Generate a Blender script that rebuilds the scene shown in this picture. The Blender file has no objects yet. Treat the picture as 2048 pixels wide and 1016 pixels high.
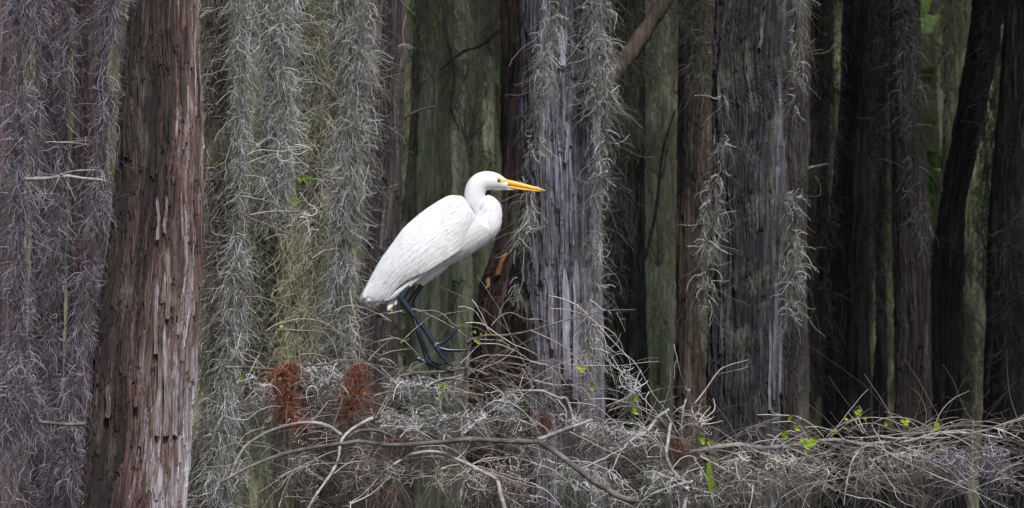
import bpy, math, random
import numpy as np
from mathutils import Vector
R = math.radians
sc = bpy.context.scene
COL = sc.collection

# ------------------------------------------------------------------ camera, sky, sun, exposure
CAM_D, CAM_Z, FPX = 16.0, 1.7, 8000.0
PITCH = math.atan((900 - 508) / FPX)
cam_data = bpy.data.cameras.new("camera")
cam = bpy.data.objects.new("camera", cam_data); COL.objects.link(cam)
cam.location = (0, -CAM_D, CAM_Z)
cam.rotation_euler = (R(90) + PITCH, 0, 0)
cam_data.sensor_width = 36.0
cam_data.lens = 36.0 * FPX / 2048.0
cam_data.clip_start, cam_data.clip_end = 0.5, 2000
cam_data.dof.use_dof = True
cam_data.dof.focus_distance = 16.2
cam_data.dof.aperture_fstop = 9.0
sc.camera = cam

SUN_EL, SUN_AZ = 50.0, 15.0          # azimuth of the sun measured from straight behind the camera towards its right
world = bpy.data.worlds.new("World"); sc.world = world
world.use_nodes = True
wn = world.node_tree
bg = wn.nodes["Background"]
sky = wn.nodes.new("ShaderNodeTexSky")
sky.sky_type = 'NISHITA'; sky.sun_disc = False
sky.sun_elevation = R(SUN_EL); sky.sun_rotation = R(180 - SUN_AZ)
sky.air_density = 1.2; sky.dust_density = 2.5; sky.ozone_density = 1.0
wn.links.new(sky.outputs[0], bg.inputs[0])
bg.inputs[1].default_value = 0.066
sd = bpy.data.lights.new("sun", 'SUN'); sd.energy = 3.3; sd.angle = R(6); sd.color = (1.0, 0.98, 0.95)
sun = bpy.data.objects.new("sun", sd); COL.objects.link(sun)
_d = Vector((math.cos(R(SUN_EL)) * math.sin(R(SUN_AZ)), -math.cos(R(SUN_EL)) * math.cos(R(SUN_AZ)), math.sin(R(SUN_EL))))
sun.rotation_euler = _d.to_track_quat('Z', 'Y').to_euler()
sun.location = (4, -12, 20)
sc.view_settings.view_transform = 'Standard'
sc.view_settings.look = 'None'
sc.view_settings.gamma = 1.0
sc.view_settings.exposure = 0.45
sc.cycles.max_bounces = 6
sc.cycles.diffuse_bounces = 3

# ------------------------------------------------------------------ helpers
rng = np.random.default_rng(7)
_cp, _sp = math.cos(PITCH), math.sin(PITCH)
def at(px, py, Y=0.0):
    """point of the plane y = Y seen at photo pixel (px, py)"""
    px = np.asarray(px, float); py = np.asarray(py, float); Y = np.asarray(Y, float)
    a = (px - 1024) / FPX; b = (508 - py) / FPX
    dy = _cp - _sp * b; dz = _sp + _cp * b
    t = (Y + CAM_D) / dy
    return np.stack(np.broadcast_arrays(a * t, Y + 0 * t, CAM_Z + dz * t), -1)
def mpp(Y): return (Y + CAM_D) / FPX      # metres per photo pixel at depth Y

def setp(o, label=None, cat=None, group=None, kind=None):
    if label: o['label'] = label
    if cat: o['category'] = cat
    if group: o['group'] = group
    if kind: o['kind'] = kind
    return o
def empty(name, loc, label, cat, group=None):
    o = bpy.data.objects.new(name, None); COL.objects.link(o)
    o.location = tuple(float(c) for c in loc); o.empty_display_size = 0.1
    return setp(o, label, cat, group)

class MB:
    """collects vertices / quads / triangles with a per-vertex tint, then links ONE mesh object"""
    def __init__(s): s.V = []; s.Q = []; s.T = []; s.t = []; s.mq = []; s.mt = []; s.n = 0
    def add(s, V, Q=None, T=None, tint=0.5, mat=0):
        V = np.asarray(V, float).reshape(-1, 3)
        if Q is not None and len(Q): Q = np.asarray(Q, int).reshape(-1, 4); s.Q.append(Q + s.n); s.mq.append(np.full(len(Q), mat))
        if T is not None and len(T): T = np.asarray(T, int).reshape(-1, 3); s.T.append(T + s.n); s.mt.append(np.full(len(T), mat))
        s.V.append(V); s.t.append(np.broadcast_to(np.asarray(tint, float), (len(V),))); s.n += len(V)
        return s
    def build(s, name, mats, parent=None, smooth=True, origin=None):
        V = np.concatenate(s.V); t = np.concatenate(s.t)
        Q = np.concatenate(s.Q) if s.Q else np.zeros((0, 4), int)
        T = np.concatenate(s.T) if s.T else np.zeros((0, 3), int)
        m = np.concatenate(s.mq + s.mt)
        if parent is not None: o0 = np.array(world_loc(parent))
        elif origin is not None: o0 = np.asarray(origin, float)
        else:
            lo, hi = V.min(0), V.max(0); o0 = np.array([(lo[0] + hi[0]) / 2, (lo[1] + hi[1]) / 2, lo[2]])
        me = bpy.data.meshes.new(name)
        me.vertices.add(len(V)); me.vertices.foreach_set("co", (V - o0).astype(np.float32).ravel())
        loops = np.concatenate([Q.ravel(), T.ravel()]).astype(np.int32)
        sizes = np.concatenate([np.full(len(Q), 4), np.full(len(T), 3)])
        me.loops.add(len(loops)); me.loops.foreach_set("vertex_index", loops)
        me.polygons.add(len(sizes))
        st = np.concatenate([[0], np.cumsum(sizes)[:-1]]).astype(np.int32)
        me.polygons.foreach_set("loop_start", st)
        me.polygons.foreach_set("material_index", m.astype(np.int32))
        me.polygons.foreach_set("use_smooth", np.full(len(sizes), bool(smooth)))
        a = me.attributes.new("tint", 'FLOAT', 'POINT'); a.data.foreach_set("value", t.astype(np.float32))
        me.update(calc_edges=True); me.validate()
        for mm in (mats if isinstance(mats, (list, tuple)) else [mats]): me.materials.append(mm)
        o = bpy.data.objects.new(name, me); COL.objects.link(o)
        if parent is not None: o.parent = parent
        else: o.location = tuple(o0)
        return o
def world_loc(o):
    l = Vector(o.location)
    while o.parent: o = o.parent; l = l + Vector(o.location)
    return l

def smoothpath(pts, K):
    """Catmull-Rom through pts (any dimension), K samples evenly spaced in length"""
    P = np.asarray(pts, float)
    if len(P) == 2: return P[0] + (P[1] - P[0]) * np.linspace(0, 1, K)[:, None]
    E = np.concatenate([[2 * P[0] - P[1]], P, [2 * P[-1] - P[-2]]])
    out = []
    for i in range(1, len(E) - 2):
        t = np.linspace(0, 1, 12, endpoint=False)[:, None]
        p0, p1, p2, p3 = E[i - 1], E[i], E[i + 1], E[i + 2]
        out.append(.5 * (2 * p1 + (p2 - p0) * t + (2 * p0 - 5 * p1 + 4 * p2 - p3) * t * t + (3 * p1 - p0 - 3 * p2 + p3) * t ** 3))
    out.append(P[-1:]); C = np.concatenate(out)
    s = np.concatenate([[0], np.cumsum(np.linalg.norm(np.diff(C[:, :min(3, C.shape[1])], axis=0), axis=1))])
    q = np.linspace(0, s[-1], K)
    return np.stack([np.interp(q, s, C[:, j]) for j in range(C.shape[1])], -1)

def nrm(a): return a / np.maximum(np.linalg.norm(a, axis=-1, keepdims=True), 1e-9)
def tubes(mb, P, rad, S=3, tint=0.5, mat=0, caps=False):
    """P (N,K,3) polylines, rad broadcastable to (N,K)"""
    N, K, _ = P.shape
    rad = np.broadcast_to(rad, (N, K))
    T = np.empty_like(P); T[:, 1:-1] = P[:, 2:] - P[:, :-2]; T[:, 0] = P[:, 1] - P[:, 0]; T[:, -1] = P[:, -1] - P[:, -2]
    T = nrm(T)
    ref = np.where(np.abs(nrm(P[:, -1] - P[:, 0])[:, :1]) < 0.6, np.array([[1., 0, 0]]), np.array([[0, 1., 0]]))[:, None, :]
    U = nrm(np.cross(T, ref)); W = np.cross(T, U)
    ang = np.arange(S) * 2 * np.pi / S + 0.3
    ring = P[:, :, None] + rad[:, :, None, None] * (np.cos(ang)[None, None, :, None] * U[:, :, None] + np.sin(ang)[None, None, :, None] * W[:, :, None])
    base = (np.arange(N)[:, None, None] * K + np.arange(K - 1)[None, :, None]) * S
    j = np.arange(S)[None, None]; jn = (j + 1) % S
    Q = np.stack(np.broadcast_arrays(base + j, base + jn, base + S + jn, base + S + j), -1).reshape(-1, 4)
    tt = np.broadcast_to(np.asarray(tint, float).reshape(-1, 1, 1) if np.ndim(tint) else tint, (N, K, S)).ravel()
    Tq = None
    if caps and S > 3:
        c = []
        for i in range(N):
            for k, fl in ((0, 1), (K - 1, 0)):
                b = (i * K + k) * S
                for q in range(1, S - 1): c.append((b, b + q + 1, b + q) if fl else (b, b + q, b + q + 1))
        Tq = np.array(c)
    mb.add(ring.reshape(-1, 3), Q, Tq, tint=tt, mat=mat)

def vnoise(x, y, seed, perx=None):
    """smooth 2-D value noise in [-1,1]; x periodic with integer period perx when given"""
    g = np.random.default_rng(seed).uniform(-1, 1, (256, 256))
    xi = np.floor(x).astype(int); yi = np.floor(y).astype(int); fx = x - xi; fy = y - yi
    fx = fx * fx * (3 - 2 * fx); fy = fy * fy * (3 - 2 * fy)
    px = perx if perx else 256
    a = g[xi % px % 256, yi % 256]; b = g[(xi + 1) % px % 256, yi % 256]
    c = g[xi % px % 256, (yi + 1) % 256]; d = g[(xi + 1) % px % 256, (yi + 1) % 256]
    return (a * (1 - fx) + b * fx) * (1 - fy) + (c * (1 - fx) + d * fx) * fy

def plates(u, z, nc, length, seed, warp, jag, wmm):
    """shingled bark / feather plates: height field and a random tint for every plate; u in 0..1 is periodic over nc columns"""
    g = np.random.default_rng(seed); H = g.uniform(0, 1, (256, 256)); H2 = g.uniform(0, 1, (256, 256)); off = g.uniform(0, 7, 256); ln = length * g.uniform(.55, 1.6, 256)
    x = ((u + warp) % 1.0) * nc; ci = np.floor(x).astype(int) % nc % 256; fx = x - np.floor(x)
    zz = (z + jag) / ln[ci] + off[ci] + 20; ri = np.floor(zz).astype(int); fz = zz - ri
    e = np.minimum(fx, 1 - fx) * wmm
    h = .55 * H[ci, ri % 256] + .6 * np.clip(1 - fz, 0, 1) ** 2.2 - .75 * np.exp(-(e / 1.6) ** 2) + .25 * np.sin(fx * np.pi)
    return h, H2[ci, ri % 256] - .5

# ------------------------------------------------------------------ materials
def new_mat(name):
    m = bpy.data.materials.new(name); m.use_nodes = True
    nt = m.node_tree; return m, nt, nt.nodes["Principled BSDF"]
def N(nt, t, **kw):
    n = nt.nodes.new(t)
    for k, v in kw.items(): setattr(n, k, v)
    return n
def ramp(nt, stops):
    r = N(nt, "ShaderNodeValToRGB"); e = r.color_ramp.elements
    e[0].position, e[0].color = stops[0][0], (*stops[0][1], 1)
    e[1].position, e[1].color = stops[-1][0], (*stops[-1][1], 1)
    for p, c in stops[1:-1]:
        x = e.new(p); x.color = (*c, 1)
    return r
def stretched(nt, sx, sy, sz, scale, detail=6, rough=.6, dist=0.0):
    tc = N(nt, "ShaderNodeTexCoord"); oi = N(nt, "ShaderNodeObjectInfo")
    mp = N(nt, "ShaderNodeMapping"); mp.inputs['Scale'].default_value = (sx, sy, sz)
    ad = N(nt, "ShaderNodeVectorMath", operation='ADD'); ml = N(nt, "ShaderNodeMath", operation='MULTIPLY'); ml.inputs[1].default_value = 37.0
    nt.links.new(oi.outputs['Random'], ml.inputs[0]); nt.links.new(tc.outputs['Object'], ad.inputs[0]); nt.links.new(ml.outputs[0], ad.inputs[1])
    nt.links.new(ad.outputs[0], mp.inputs['Vector'])
    no = N(nt, "ShaderNodeTexNoise"); no.inputs['Scale'].default_value = scale; no.inputs['Detail'].default_value = detail
    no.inputs['Roughness'].default_value = rough; no.inputs['Distortion'].default_value = dist
    nt.links.new(mp.outputs[0], no.inputs['Vector'])
    return no
def bark_mat(name, cols, fine=60, lichen=0.25, lichen_col=(.30, .33, .26), bump=.9, gloss=.85, sz=1.0):
    m, nt, b = new_mat(name)
    L = nt.links.new
    at_ = N(nt, "ShaderNodeAttribute", attribute_name="tint")
    n1 = stretched(nt, .35 if sz > 1 else 1, 1, .045 * sz, fine * 1.5, 8, .72)
    n2 = stretched(nt, .35 if sz > 1 else 1, 1, min(1, .10 * sz), fine * .22, 4, .6)
    mx = N(nt, "ShaderNodeMath", operation='MULTIPLY_ADD'); L(n1.outputs[0], mx.inputs[0]); mx.inputs[1].default_value = 1.25
    sub = N(nt, "ShaderNodeMath", operation='MULTIPLY_ADD'); L(n2.outputs[0], sub.inputs[0]); sub.inputs[1].default_value = .75; sub.inputs[2].default_value = -1.05
    L(sub.outputs[0], mx.inputs[2])
    ad = N(nt, "ShaderNodeMath", operation='ADD', use_clamp=True); L(mx.outputs[0], ad.inputs[0]); L(at_.outputs['Fac'], ad.inputs[1])
    r = ramp(nt, cols); L(ad.outputs[0], r.inputs[0])
    n3 = stretched(nt, 1, 1, .45, 9, 6, .7)
    lr = ramp(nt, [(.52, (0, 0, 0)), (.68, (1, 1, 1))]); L(n3.outputs[0], lr.inputs[0])
    ms = N(nt, "ShaderNodeMath", operation='MULTIPLY'); L(lr.outputs[0], ms.inputs[0]); ms.inputs[1].default_value = lichen
    mc = N(nt, "ShaderNodeMix", data_type='RGBA'); L(ms.outputs[0], mc.inputs[0]); L(r.outputs[0], mc.inputs[6]); mc.inputs[7].default_value = (*lichen_col, 1)
    L(mc.outputs[2], b.inputs['Base Color']); b.inputs['Roughness'].default_value = gloss
    bp = N(nt, "ShaderNodeBump"); bp.inputs['Strength'].default_value = bump; bp.inputs['Distance'].default_value = .006
    L(n1.outputs[0], bp.inputs['Height']); L(bp.outputs[0], b.inputs['Normal'])
    return m
def tint_mat(name, cols, rough=.8, var=.35, scale=14, trans=0.0):
    """colour ramp over the per-strand tint, broken up by noise"""
    m, nt, b = new_mat(name); L = nt.links.new
    a = N(nt, "ShaderNodeAttribute", attribute_name="tint")
    n = stretched(nt, 1, 1, 1, scale, 3, .6)
    q = N(nt, "ShaderNodeMath", operation='MULTIPLY_ADD'); L(n.outputs[0], q.inputs[0]); q.inputs[1].default_value = var; q.inputs[2].default_value = -var / 2
    s = N(nt, "ShaderNodeMath", operation='ADD', use_clamp=True); L(q.outputs[0], s.inputs[0]); L(a.outputs['Fac'], s.inputs[1])
    r = ramp(nt, cols); L(s.outputs[0], r.inputs[0]); L(r.outputs[0], b.inputs['Base Color'])
    b.inputs['Roughness'].default_value = rough
    if trans:
        out = nt.nodes["Material Output"]; tr = N(nt, "ShaderNodeBsdfTranslucent"); L(r.outputs[0], tr.inputs[0])
        mx = N(nt, "ShaderNodeMixShader"); mx.inputs[0].default_value = trans
        L(b.outputs[0], mx.inputs[1]); L(tr.outputs[0], mx.inputs[2]); L(mx.outputs[0], out.inputs[0])
    return m
BARK_RED = bark_mat("red_cypress_bark", [(0, (.012, .008, .008)), (.26, (.050, .028, .025)), (.50, (.118, .072, .064)), (.72, (.235, .200, .215)), (1, (.50, .485, .575))], 60, .16)
BARK_GREY = bark_mat("lavender_grey_bark", [(0, (0.0102, 0.0104, 0.0139)), (.3, (0.0461, 0.0418, 0.0511)), (.55, (0.1331, 0.1233, 0.1569)), (.8, (0.2765, 0.2612, 0.3431)), (1, (0.4506, 0.4493, 0.5814))], 60, .25)
BARK_DARK = bark_mat("dark_brown_bark", [(0, (0.0045, 0.0038, 0.0042)), (.35, (0.0165, 0.0130, 0.0127)), (.6, (0.0450, 0.0352, 0.0337)), (.85, (0.0974, 0.0841, 0.0886)), (1, (0.1873, 0.1758, 0.2109))], 55, .25, (0.1049, 0.1147, 0.1012))
BARK_MOSSY = bark_mat("mossy_bark", [(0, (0.0228, 0.0218, 0.0107)), (.35, (0.0888, 0.0876, 0.0493)), (.6, (0.2157, 0.2189, 0.1286)), (.85, (0.3805, 0.3891, 0.2466)), (1, (0.5708, 0.5836, 0.4075))], 30, .85, (.30, .32, .18))
BARK_BROWN = bark_mat("warm_brown_bark", [(0, (0.0098, 0.0065, 0.0052)), (.35, (0.0384, 0.0259, 0.0200)), (.6, (0.0908, 0.0634, 0.0489)), (1, (0.2025, 0.1584, 0.1335))], 50, .15)
PEELED = bark_mat("peeled_orange_wood", [(0, (.12, .05, .025)), (.4, (.36, .16, .07)), (.7, (.62, .34, .17)), (1, (.78, .52, .32))], 60, .0)
BARK_PURPLE = bark_mat("purple_dark_bark", [(0, (.008, .005, .007)), (.35, (.035, .020, .024)), (.6, (.085, .052, .055)), (1, (.2, .14, .15))], 50, .15)
MOSS = tint_mat("spanish_moss_grey", [(0, (0.0680, 0.0636, 0.0535)), (.35, (0.2267, 0.2197, 0.1963)), (.7, (0.4760, 0.4740, 0.4581)), (1, (0.8160, 0.8210, 0.8687))], .85, .5, 9, .15)
MOSS_WARM = tint_mat("spanish_moss_tan", [(0, (0.0594, 0.0486, 0.0410)), (.35, (0.2160, 0.1836, 0.1512)), (.7, (0.4644, 0.4158, 0.3726)), (1, (0.7560, 0.7128, 0.7128))], .85, .5, 9, .15)
MOSS_LAV = tint_mat("spanish_moss_lavender", [(0, (0.0461, 0.0384, 0.0449)), (.35, (0.1521, 0.1341, 0.1563)), (.7, (0.3317, 0.2994, 0.3566)), (1, (0.5713, 0.5274, 0.6447))], .85, .5, 9, .15)
MOSS_FAR = tint_mat("spanish_moss_dull", [(0, (0.0424, 0.0422, 0.0258)), (.4, (0.1635, 0.1619, 0.1020)), (.75, (0.3512, 0.3460, 0.2361)), (1, (0.5814, 0.5748, 0.4292))], .9, .6, 2.2, .1)
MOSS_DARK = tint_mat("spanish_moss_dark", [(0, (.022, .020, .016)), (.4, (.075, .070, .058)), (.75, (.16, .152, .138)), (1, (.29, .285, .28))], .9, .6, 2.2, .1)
RUST = tint_mat("dead_rust_needles", [(0, (.05, .012, .006)), (.4, (.15, .038, .018)), (.75, (.36, .125, .06)), (1, (.58, .30, .19))], .85, .5, 20, .1)
DULLRUST = tint_mat("dead_brown_needles", [(0, (.03, .014, .010)), (.4, (.09, .042, .030)), (.75, (.20, .10, .075)), (1, (.34, .21, .16))], .85, .5, 20, .1)
TWIG = tint_mat("pale_dead_twig", [(0, (0.0446, 0.0313, 0.0268)), (.35, (0.1696, 0.1334, 0.1148)), (.65, (0.3748, 0.3404, 0.3205)), (1, (0.6425, 0.6348, 0.6506))], .6, .35, 30)
LIMB = bark_mat("weathered_limb_bark", [(0, (.022, .019, .017)), (.3, (.085, .072, .066)), (.55, (.20, .18, .175)), (.8, (.37, .35, .355)), (1, (.55, .54, .56))], 42, .4, (.36, .38, .33), .6, sz=20)
FAR_BRANCH = tint_mat("dark_far_branch", [(0, (.02, .016, .013)), (.5, (.08, .066, .058)), (1, (.2, .18, .165))], .85, .4, 8)
LEAF = tint_mat("yellow_green_leaf", [(0, (.10, .17, .015)), (.5, (.27, .40, .03)), (1, (.52, .52, .04))], .45, .2, 20, .35)
SHRUBLEAF = tint_mat("shrub_leaf", [(0, (0.0496, 0.0992, 0.0162)), (.5, (0.1559, 0.2835, 0.0473)), (1, (0.3686, 0.5387, 0.0945))], .55, .3, 3, .3)
SHADE_LEAF = tint_mat("shade_canopy_leaf", [(0, (.015, .03, .01)), (1, (.06, .09, .03))], .7, .3, 1)
def plain(name, col, rough=.5, **kw):
    m, nt, b = new_mat(name); b.inputs['Base Color'].default_value = (*col, 1); b.inputs['Roughness'].default_value = rough
    for k, v in kw.items(): b.inputs[k].default_value = v
    return m, nt, b
def noisy(name, c1, c2, scale, rough=.5, bump=0.0, stretch=(1, 1, 1), bscale=None, dist=.002):
    m, nt, b = new_mat(name); L = nt.links.new
    n = stretched(nt, *stretch, scale, 5, .6)
    r = ramp(nt, [(.3, c1), (.7, c2)]); L(n.outputs[0], r.inputs[0]); L(r.outputs[0], b.inputs['Base Color']); b.inputs['Roughness'].default_value = rough
    if bump:
        n2 = stretched(nt, *stretch, bscale or scale, 6, .65)
        bp = N(nt, "ShaderNodeBump"); bp.inputs['Strength'].default_value = bump; bp.inputs['Distance'].default_value = dist
        L(n2.outputs[0], bp.inputs['Height']); L(bp.outputs[0], b.inputs['Normal'])
    return m
FEATHER = noisy("white_feather", (.65, .665, .70), (.715, .72, .74), 25, .8, .5, (1, 1, .6), 160, .0015)
QUILL = noisy("cream_feather", (.60, .55, .51), (.82, .80, .78), 60, .7, .3, (1, 1, .25), 200, .001)
LEGM = noisy("black_leg_scales", (.006, .009, .017), (.020, .030, .050), 90, .30, .5, (1, 1, 1), 260, .0008)
BILLM = noisy("orange_yellow_bill", (.78, .36, .03), (.90, .50, .06), 30, .35, .2, (.25, 1, 1), 120, .0006)
LOREM = noisy("yellow_green_lore", (.50, .42, .05), (.66, .56, .12), 60, .5)
EYEM = plain("yellow_eye", (.62, .52, .12), .12)[0]
PUPIL = plain("black_pupil", (.004, .004, .004), .08)[0]
WATER = plain("swamp_water", (.012, .013, .009), .06)[0]

# ------------------------------------------------------------------ ground
mb = MB(); mb.add([(-300, -60, 0), (300, -60, 0), (300, 500, 0), (-300, 500, 0)], [(0, 1, 2, 3)])
setp(mb.build("water", WATER, origin=(0, 0, 0)), kind='structure')

# ------------------------------------------------------------------ trees
def shade_crown_mesh(seed, n=900, rx=2.6, rz=2.0):
    g = np.random.default_rng(seed); mb = MB()
    cl = g.normal(0, .55, (14, 3)) * (rx, rx, rz)
    c = cl[g.integers(0, 14, n)] + g.normal(0, .42, (n, 3)) * (1, 1, .7)
    u = nrm(g.normal(0, 1, (n, 3))); w = nrm(np.cross(u, g.normal(0, 1, (n, 3))))
    s = g.uniform(.14, .34, (n, 1))
    V = np.stack([c - u * s, c + w * s * .4, c + u * s, c - w * s * .4], 1)
    mb.add(V.reshape(-1, 3), np.arange(4 * n).reshape(-1, 4), tint=np.repeat(g.uniform(0, 1, n), 4))
    return mb
_crowns = []
def add_shade_crown(root, x, y, z, k):
    while len(_crowns) < 3:
        o = shade_crown_mesh(100 + len(_crowns), (80, 95, 900)[len(_crowns)]).build("crown", SHADE_LEAF, origin=(0, 0, 0), smooth=False); _crowns.append(o.data); bpy.data.objects.remove(o)
    o = bpy.data.objects.new("crown", _crowns[2 if x > .9 else k % 2]); COL.objects.link(o); o.parent = root  # out-of-view crowns added to cast shade: dense on the right, thinned left
    l = world_loc(root); o.location = (x - l.x, y - l.y, z - l.z); o.rotation_euler = (0, 0, k * 1.3)

_tk = 0
def tree(label, Y, edges, mat, seed, res=1.0, ridge=1.0, strips=0, strip_tint=(.3, .7), weather_light=None, group=None, crown=True, name="cypress_tree", flap=None, top=10.0, base_t=.5):
    """edges: (py, left px, right px) rows of the outline seen in the photo"""
    global _tk
    g = np.random.default_rng(seed)
    E = np.array(sorted(edges), float); s = mpp(Y)
    zr = at(0 * E[:, 0] + 1024, E[:, 0], Y)[:, 2]; xc = ((E[:, 1] + E[:, 2]) / 2 - 1024) * s; rr = (E[:, 2] - E[:, 1]) / 2 * s
    o = np.argsort(zr); zr, xc, rr = zr[o], xc[o], rr[o]
    sl = (xc[-1] - xc[0]) / max(zr[-1] - zr[0], .1)
    zlo = zr[0]; zhi = zr[-1]
    if zlo > 0.05:
        zr = np.concatenate([[-.3, 0, zlo * .5], zr]); f = (xc[1] - xc[0]) / max(zr[4] - zr[3], .1) * .5
        xc = np.concatenate([[xc[0] - f * zlo, xc[0] - f * zlo, xc[0] - f * zlo * .5], xc]); rr = np.concatenate([[rr[0] * 1.35, rr[0] * 1.3, rr[0] * 1.12], rr])
    zr = np.concatenate([zr, [top]]); xc = np.concatenate([xc, [xc[-1] + sl * .6 * (top - zhi)]]); rr = np.concatenate([rr, [max(rr[-1] * .6, .03)]])
    dz = .0075 / res * max(1, s / .0021) ; 
    zv = np.concatenate([np.linspace(-.3, max(zlo - .05, -.2), 8)[:-1], np.arange(max(zlo - .05, -.2), zhi + .05, dz), np.linspace(zhi + .06, top, 12)])
    R0 = float(np.median(rr)); nth = int(np.clip(2 * np.pi * R0 / (.0030 / res * max(1, s / .0021)), 24, 620))
    th = np.linspace(0, 2 * np.pi, nth, endpoint=False)
    TH, ZZ = np.meshgrid(th, zv, indexing='xy')
    rad = np.interp(ZZ, zr, rr); cx = np.interp(ZZ, zr, xc)
    u = TH / (2 * np.pi); circ = 2 * np.pi * R0
    def pn(wl, zl, sd, warp=0):
        p = max(3, min(250, int(round(circ / wl))))
        return vnoise(((u + warp) % 1.0) * p, ZZ / zl + 50, sd, p)
    w = .018 / circ * pn(.16, .35, seed + 1)
    flute = pn(.22, 1.6, seed + 2, w) * .55
    r1 = np.abs(pn(.034, .75, seed + 3, w)) * 2.4 - 1
    r2 = np.abs(pn(.015, .34, seed + 4, w * 1.5)) * 2.4 - 1
    r3 = pn(.007, .16, seed + 5, w)
    q = max(1, s / .0021) ** .5
    nc1, nc2, nc3 = [max(6, int(circ / (k * max(1, .8 * s / .0021)))) for k in (.027, .0125, .0075)]
    jag = .030 * pn(.009, .5, seed + 21) + .018 * pn(.005, .3, seed + 22)
    p1, t1 = plates(u, ZZ, nc1, .42, seed + 31, w * 1.6, jag, 27); p2, t2 = plates(u, ZZ, nc2, .22, seed + 32, w * 2.2, jag, 12.5); p3, t3 = plates(u, ZZ, nc3, .13, seed + 33, w * 2.6, jag * .6, 7.5)
    disp = ridge * q * (.017 * flute + .004 * r1 + .0080 * (p1 - .5) + .0042 * (p2 - .5) + .0020 * (p3 - .5) + .0012 * r3)
    X = cx + (rad + disp) * np.cos(TH); Yv = Y + (rad + disp) * np.sin(TH)
    tint = base_t + .16 * pn(.07, .8, seed + 11, w) + .24 * t1 + .26 * t2 + .20 * t3 + .08 * r3
    if weather_light: tint = tint + weather_light(np.cos(TH), -np.sin(TH), ZZ)
    nz = len(zv)
    i = np.arange(nz - 1)[:, None] * nth; j = np.arange(nth)[None]; jn = (j + 1) % nth
    Q = np.stack(np.broadcast_arrays(i + j, i + jn, i + nth + jn, i + nth + j), -1).reshape(-1, 4)
    root = empty(name, (float(np.interp(0, zr, xc)), Y, 0), label, "tree", group)
    mb = MB(); mb.add(np.stack([X, Yv, ZZ], -1).reshape(-1, 3), Q, tint=np.clip(tint, 0, 1).ravel())
    if strips:
        n = strips; K = 9
        t0 = g.uniform(np.pi * 1.0, 2 * np.pi, n); z0 = g.uniform(zlo - .05, zhi + .1, n)
        ln = g.uniform(.10, .34, n) * np.where(g.random(n) < .22, 1.9, 1); wd = g.uniform(.0022, .0062, n) * np.where(g.random(n) < .12, 2.0, 1)
        a = np.linspace(0, 1, K)[None]
        z = z0[:, None] - ln[:, None] * a
        lift = .0015 + g.uniform(0, .010, n)[:, None] * np.clip(a - .5, 0, 1) ** 1.6 * 2.4 * (g.random(n)[:, None] < .45) + .002 * np.sin(a * np.pi)
        tt = t0[:, None] + g.normal(0, .05, n)[:, None] * a + .015 * np.sin(a * g.uniform(3, 9, (n, 1)) + g.uniform(0, 6, (n, 1)))
        rz = np.interp(z, zr, rr); cz = np.interp(z, zr, xc)
        # follow the displaced surface
        ii = np.clip(np.searchsorted(zv, z), 0, nz - 1); jj = (np.round(tt / (2 * np.pi) * nth).astype(int)) % nth
        sm = np.maximum.reduce([disp[ii, jj], disp[ii, (jj + 1) % nth], disp[ii, (jj - 1) % nth]])
        sm = sm * .75 + sm.mean(1, keepdims=True) * .25
        prof = wd[:, None] * np.minimum(1, (a + .03) * 3) * np.minimum(1, (1.0 - a) * g.uniform(1.5, 14, (n, 1)) + g.uniform(.1, .8, (n, 1))) * (1 + .22 * g.normal(0, 1, (n, K)))
        rows = []
        for side, bulge in ((-1, 0), (-.35, .0022), (.4, .0018), (1, 0)):
            dt = side * prof / rz
            rad_ = rz + sm + lift + bulge
            rows.append(np.stack([cz + rad_ * np.cos(tt + dt), Y + rad_ * np.sin(tt + dt), z], -1))
        V = np.stack(rows, 2)                        # n,K,4,3
        b = (np.arange(n)[:, None, None] * K + np.arange(K - 1)[None, :, None]) * 4; c = np.arange(3)[None, None]
        Qs = np.stack(np.broadcast_arrays(b + c, b + c + 1, b + 4 + c + 1, b + 4 + c), -1).reshape(-1, 4)
        ts = tint[ii, jj].mean(1) + g.normal(.02, .085, n)
        tv = np.repeat(np.clip(ts, 0, 1), K * 4)
        mb.add(V.reshape(-1, 3), Qs, tint=tv)
    mb.build("trunk", mat, root, smooth=s > .0035)
    for fl in (flap or []):                          # long loose bark flaps: real pieces standing off the trunk
        (xa, ya), (xb, yb), wpx, lift, tn = fl[:5]; tn = tn - (.16 if len(fl) == 5 else 0)
        K = 16; a = np.linspace(0, 1, K); px = xa + (xb - xa) * a + 1.2 * np.sin(a * 7 + ya); py = ya + (yb - ya) * a
        P = at(px, py, Y); rz = np.interp(P[:, 2], zr, rr); cz = np.interp(P[:, 2], zr, xc)
        hw = wpx * s / 2 * np.minimum(1, a * 5 + .25) * (1 + .10 * g.normal(0, 1, K))
        rows = []
        for sd, bz in ((-1, 0), (-.5, .003), (0, .001), (.45, .004), (1, 0)):
            xx = P[:, 0] + sd * hw; dd = np.sqrt(np.clip(rz ** 2 - (xx - cz) ** 2, .0001, None))
            rows.append(np.stack([xx, Y - dd - .010 - .006 * ridge - bz - lift * a ** 2, P[:, 2] + .01 * g.normal(0, .5) * sd * (a > .95)], -1))
        front = np.stack(rows, 1); back = front + (0, .004, 0)
        V = np.concatenate([front.reshape(-1, 3), back.reshape(-1, 3)]); m = K * 5; Qf = []
        for k in range(K - 1):
            for c in range(4):
                v = k * 5 + c; Qf += [(v, v + 1, v + 6, v + 5), (m + v, m + v + 5, m + v + 6, m + v + 1)]
            Qf += [(k * 5, k * 5 + 5, m + k * 5 + 5, m + k * 5), (k * 5 + 4, m + k * 5 + 4, m + k * 5 + 9, k * 5 + 9)]
        for c in range(4): Qf.append(((K - 1) * 5 + c, (K - 1) * 5 + c + 1, m + (K - 1) * 5 + c + 1, m + (K - 1) * 5 + c))
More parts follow.
